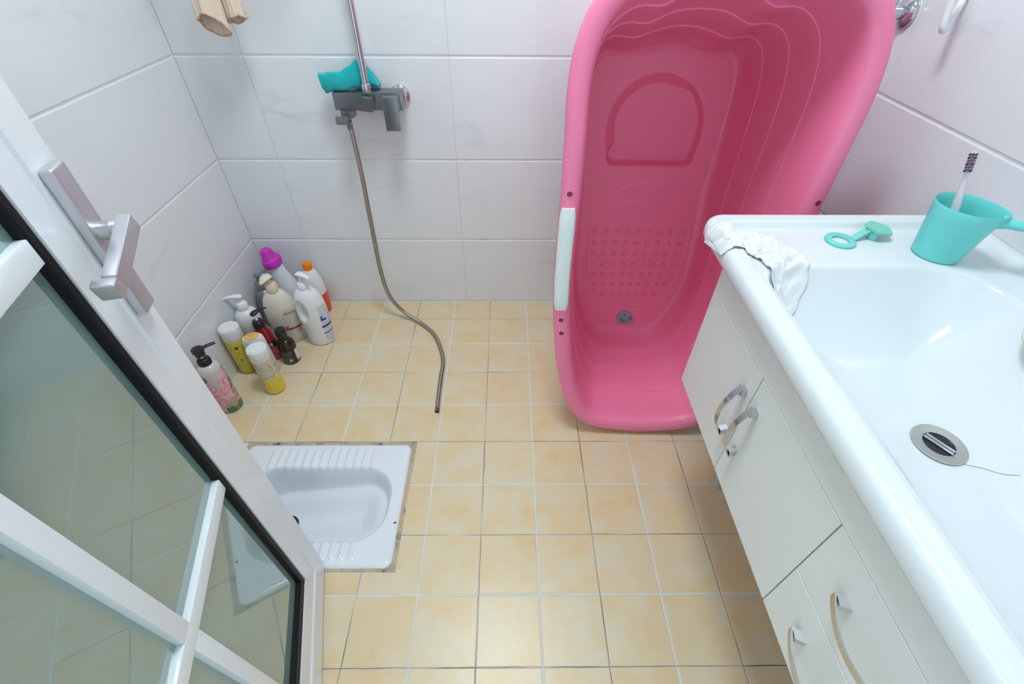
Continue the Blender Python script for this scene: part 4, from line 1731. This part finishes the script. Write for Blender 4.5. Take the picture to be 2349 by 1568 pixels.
# h: cream ribbed pump bottle
M_CREAM = mat('cream_plastic', (0.78, 0.72, 0.61, 1), 0.36)
b = bottle('cream_pump_bottle', (-0.764, 0.482, G), (0, 0, 0.30), 'cream ribbed body wash pump bottle with red printed label')
pf = [(0.0, 0.0), (0.044, 0.0), (0.048, 0.003), (0.0495, 0.02), (0.054, 0.07), (0.057, 0.12), (0.055, 0.165), (0.046, 0.200), (0.034, 0.222), (0.022, 0.234), (0.0185, 0.237)]


def ribs(p, a, r, z):
    k = 1 + (0.018 * (abs(cos(a * 22)) - 0.5) if r > 0.03 and 0.012 < z else 0)
    return Vector((p.x * k, p.y * k, p.z))


body('bottle_body', pf, M_CREAM, b, 1.0, 0.62, 176, ribs)
M_PEACH = mat('peach_plastic', (0.76, 0.60, 0.46, 1), 0.35)
rib_collar(b, 0.235, 0.0205, 0.030, M_PEACH)
pump(b, 0.264, -2.35, mat('pale_cream_plastic', (0.82, 0.74, 0.60, 1), 0.35), M_PEACH, 0.035, 0.0065, 0.020, 'shell')
LB = print_material('cream_bottle_label', (0.78, 0.75, 0.70, 1), (0.22, 0.18, 0.18, 1), 22, 0.50, 0.55,
                    bars=((0.36, 0.43, (0.42, 0.04, 0.03, 1)), (0.44, 0.49, (0.42, 0.06, 0.04, 1), 0.0, 0.18), (0.84, 0.90, (0.60, 0.25, 0.22, 1), 0.2, 0.8), (0.22, 0.35, (0.08, 0.07, 0.07, 1), 0.55, 0.9, 1)), seed=1)
sector('label', lambda z: prof_r(pf)(z) * 1.012, 0.014, 0.165, -1.62, -0.42, LB, b, 1.0, 0.62, 0.0012, 18, 22,
       shape=lambda v: 1.0 if v < 0.55 else max(0.12, math.sqrt(max(0.0, 1 - ((v - 0.55) / 0.46) ** 2))))

# i: white pump bottle with grip hollow
M_WDET = mat('white_glossy_plastic', (0.84, 0.85, 0.86, 1), 0.28)
b = bottle('white_grip_pump_bottle', (-0.646, 0.472, G), (0, 0, 0.10), 'white pump bottle with a hollow hand grip and blue printed label')
pf = [(0.0, 0.0), (0.041, 0.0), (0.046, 0.004), (0.048, 0.02), (0.052, 0.07), (0.0555, 0.12), (0.0555, 0.165), (0.053, 0.195), (0.046, 0.222), (0.034, 0.242), (0.024, 0.251), (0.0195, 0.254)]
rows_ = []
tabi = prof_r(pf)
zs = [z for r, z in pf if z < 0.02] + [0.02 + 0.0045 * k for k in range(52)]
pfd = []
for r, z in pf[:4]:
    pfd.append((r, z))
for k in range(1, 52):
    z = 0.02 + 0.0045 * k
    if z < 0.2535:
        pfd.append((tabi(z), z))
pfd.append((0.0195, 0.254))


def hollow(p, a, r, z):
    # oval hollow on the camera side
    da = (a - (1.5 * pi - 0.55) + pi) % (2 * pi) - pi
    q = (da / 0.52) ** 2 + ((z - 0.168) / 0.047) ** 2
    k = 1 - 0.36 * sstep(1.05, 0.35, q)
    return Vector((p.x * k, p.y * k, p.z))


body('bottle_body', pfd, M_WDET, b, 0.96, 0.72, 96, hollow)
rib_collar(b, 0.252, 0.0195, 0.026, M_WHITEP)
pump(b, 0.277, -0.62, M_WHITEP, M_WHITEP, 0.048, 0.0068, 0.026, 'wedge')
BL = (0.02, 0.05, 0.30, 1)
LB = print_material('blue_label', (0.82, 0.83, 0.85, 1), (0.12, 0.16, 0.38, 1), 20, 0.50, 0.55,
                    bars=((0.40, 0.47, BL), (0.225, 0.25, BL), (0.60, 0.66, BL, 0.05, 0.4), (0.66, 0.74, (0.06, 0.17, 0.45, 1), 0.05, 0.2)), seed=2)
sector('label', tabi, 0.022, 0.185, -1.02, 0.25, LB, b, 0.96, 0.72, 0.0009, 18, 22)

# j: orange capped bottle
b = bottle('orange_capped_bottle', (-0.703, 0.660, G), (0, 0, 0), 'white bottle with orange screw cap and red base by the back wall')
pf = [(0.0, 0.0), (0.034, 0.0), (0.038, 0.004), (0.040, 0.03), (0.040, 0.094)]
body('red_base', pf, mat('red_orange_plastic', (0.82, 0.07, 0.015, 1), 0.35), b)
body('bottle_body', [(0.040, 0.094), (0.0402, 0.096), (0.0395, 0.125), (0.036, 0.155), (0.029, 0.180), (0.021, 0.197), (0.016, 0.203)], M_WHITEP, b)


def knurl(p, a, r, z):
    k = 1 + (0.02 * cos(a * 30) if r > 0.015 and z < 0.228 else 0)
    return Vector((p.x * k, p.y * k, p.z))


lathe('cap', [(0.0165, 0.200), (0.0165, 0.227), (0.0150, 0.230), (0.0, 0.2305)], mat('orange_plastic', (0.90, 0.24, 0.0, 1), 0.35), b, 90, fn=knurl)

# k: red pump bottle, black head
b = bottle('red_pump_bottle', (-0.801, 0.381, G), (0, 0, 0.2), 'dark red pump bottle with black pump head and black label')
pf = [(0.0, 0.0), (0.030, 0.0), (0.0335, 0.004), (0.0335, 0.03), (0.031, 0.08), (0.026, 0.120), (0.019, 0.148), (0.0155, 0.156)]
body('bottle_body', pf, mat('dark_red_plastic', (0.34, 0.012, 0.035, 1), 0.22), b, 1.0, 0.72)
rib_collar(b, 0.154, 0.0190, 0.026, M_BLACK)
pump(b, 0.178, 0.75, M_BLACK, M_WHITEP, 0.046, 0.0048, 0.026, 'lever')
LB = print_material('red_bottle_label', (0.30, 0.01, 0.03, 1), (0.62, 0.45, 0.45, 1), 9, 0.48, 0.5,
                    bars=((0.70, 1.0, (0.02, 0.018, 0.02, 1)), (0.76, 0.94, (0.45, 0.45, 0.45, 1), 0.35, 0.5), (0.3, 0.5, (0.80, 0.16, 0.05, 1), 0.5, 0.66)), seed=4)
sector('label', prof_r(pf), 0.006, 0.088, -1.9, 0.2, LB, b, 1.0, 0.72, 0.0008)

# l: small dark bottle
b = bottle('small_brown_bottle', (-0.729, 0.366, G), (0, 0, 0), 'small dark brown glass bottle with black cap')
pf = [(0.0, 0.0), (0.027, 0.0), (0.0300, 0.004), (0.0300, 0.055), (0.0305, 0.072), (0.0285, 0.088), (0.021, 0.100), (0.0135, 0.106)]
body('bottle_body', pf, mat('dark_brown_glass', (0.022, 0.015, 0.008, 1), 0.08), b)
lathe('cap', [(0.0155, 0.103), (0.0170, 0.107), (0.0165, 0.120), (0.0180, 0.122), (0.0180, 0.146), (0.0165, 0.149), (0.0, 0.1495)], M_BLACK, b, 32)
LB = print_material('brown_bottle_print', (0.022, 0.015, 0.008, 1), (0.42, 0.40, 0.38, 1), 8, 0.45, 0.4,
                    bars=((0.16, 0.36, (0.02, 0.02, 0.02, 1), 0.55, 0.78, 2),), seed=6)
sector('print', prof_r(pf), 0.006, 0.066, -2.1, -0.7, LB, b, off=0.0004)
sector('back_label', prof_r(pf), 0.012, 0.062, -0.42, 0.6, mat('white_paper', (0.72, 0.70, 0.74, 1), 0.6), b, off=0.0006)

# ================================================================== things on the walls
def make_valve():
    c = Vector((XR, 0.392, 1.070))
    root = empty('angle_valve', c)
    tag(root, 'chrome wall valve with round rosette behind the bath rim', 'valve')
    rr = Matrix.Rotation(-pi / 2, 3, 'Y')
    lathe('rosette', [(0.0, 0.0), (0.031, 0.0), (0.032, 0.004), (0.029, 0.010), (0.020, 0.014), (0.013, 0.016), (0.013, 0.050)], M_CHROME, root, 40, rot=rr, center=(0, 0, 0))
    lathe('valve_body', [(0.015, -0.03), (0.017, -0.02), (0.017, 0.03), (0.012, 0.034), (0.012, 0.060)], M_CHROME, root, 28, center=(-0.052, 0, 0.0))
    lathe('valve_knob', [(0.013, 0.0), (0.020, 0.004), (0.020, 0.022), (0.016, 0.026), (0.0, 0.027)], M_CHROME, root, 24, rot=rr, center=(-0.062, 0, 0.0))


make_valve()


def make_hook():
    pts = [(0.962, 0.252, 1.135), (0.960, 0.248, 1.118), (0.945, 0.231, 1.092), (0.930, 0.216, 1.072), (0.921, 0.207, 1.0665), (0.914, 0.205, 1.074), (0.9115, 0.2085, 1.095), (0.910, 0.212, 1.125), (0.910, 0.214, 1.16)]
    root = empty('wall_hook', (0, 0, 0))
    tag(root, 'white plastic hook sticking out of the right wall', 'hook')
    p = spline(pts, 8)
    n = len(p)
    tube('hook_arm', p, [0.0065 if k < n - 4 else 0.0065 * (1 - 0.12 * (k - n + 5)) for k in range(n)], M_WHITEP, root, 16)
    box('hook_plate', (XR - 0.004, 0.252, 1.155), (0.007, 0.036, 0.07), M_WHITEP, root, 0.003, 3)


make_hook()

# rail above the frame and two nylon socks hanging from it
rail = empty('towel_rail', (-0.66, 0.60, 1.22))
tag(rail, 'thin chrome rail in the corner above the bottles', 'rail')
tube('rail_bar', [(XL + 0.001 + 0.66, 0, 0), (0.20, 0, 0)], 0.006, M_CHROME, rail, 16)
tube('rail_arm', [(0.20, 0, 0), (0.20, YB - 0.60 - 0.001, 0)], 0.006, M_CHROME, rail, 16)


def make_sock(x, yc, zbot, w, label, seed, mouth, gape):
    from mathutils import noise as mn
    NU, NV = 34, 40
    vs, fs = [], []
    ztop = 1.214
    for i in range(NU + 1):
        t = i / NU
        z = ztop + (zbot - ztop) * t
        for j in range(NV):
            a = 2 * pi * j / NV
            ww = w * (0.55 + 0.45 * sstep(0, 0.75, t)) * (1 + 0.08 * mn.noise(Vector((t * 5, cos(a) * 2, seed))))
            dd = 0.016 * (0.5 + 0.9 * t) * (1 + 0.35 * mn.noise(Vector((cos(a) * 3, sin(a) * 3, seed + t))))
            pl = 1 + (0.10 * sin(a * 7 + seed) + 0.07 * sin(a * 13 + 2 * seed + 3 * t)) * (1 - 0.3 * t)
            zz = z + 0.008 * t * mn.noise(Vector((cos(a) * 1.5, sin(a) * 1.5, seed + 9))) + mouth * t ** 3 * cos(a) * 0.5 - gape * t ** 3 * sin(a)
            vs.append((x + ww * cos(a) * pl, yc + dd * sin(a) * pl, zz))
    for i in range(NU):
        for j in range(NV):
            j2 = (j + 1) % NV
            fs.append((i * NV + j, i * NV + j2, (i + 1) * NV + j2, (i + 1) * NV + j))
    root = mk('nylon_sock', vs, fs, M_NYLON, None, True, 180)
    md = root.modifiers.new('thick', 'SOLIDIFY')
    md.thickness = 0.0012
    ring = [Vector(vs[NU * NV + j]) for j in range(NV)] + [Vector(vs[NU * NV])]
    tube('elastic_cuff', ring, 0.0026, mat('beige_elastic', (0.66, 0.44, 0.33, 1), 0.85), root, 8, cap=False, ang=180)
    tag(root, label, 'sock', 'nylon socks hanging near the left corner')


make_sock(-0.688, 0.588, 1.006, 0.033, 'beige nylon sock hanging with its open end lowest, left of the pair', 1.0, -0.014, 0.026)
make_sock(-0.641, 0.622, 1.016, 0.024, 'shorter pale beige nylon sock hanging on the right of the pair', 4.0, 0.012, 0.008)
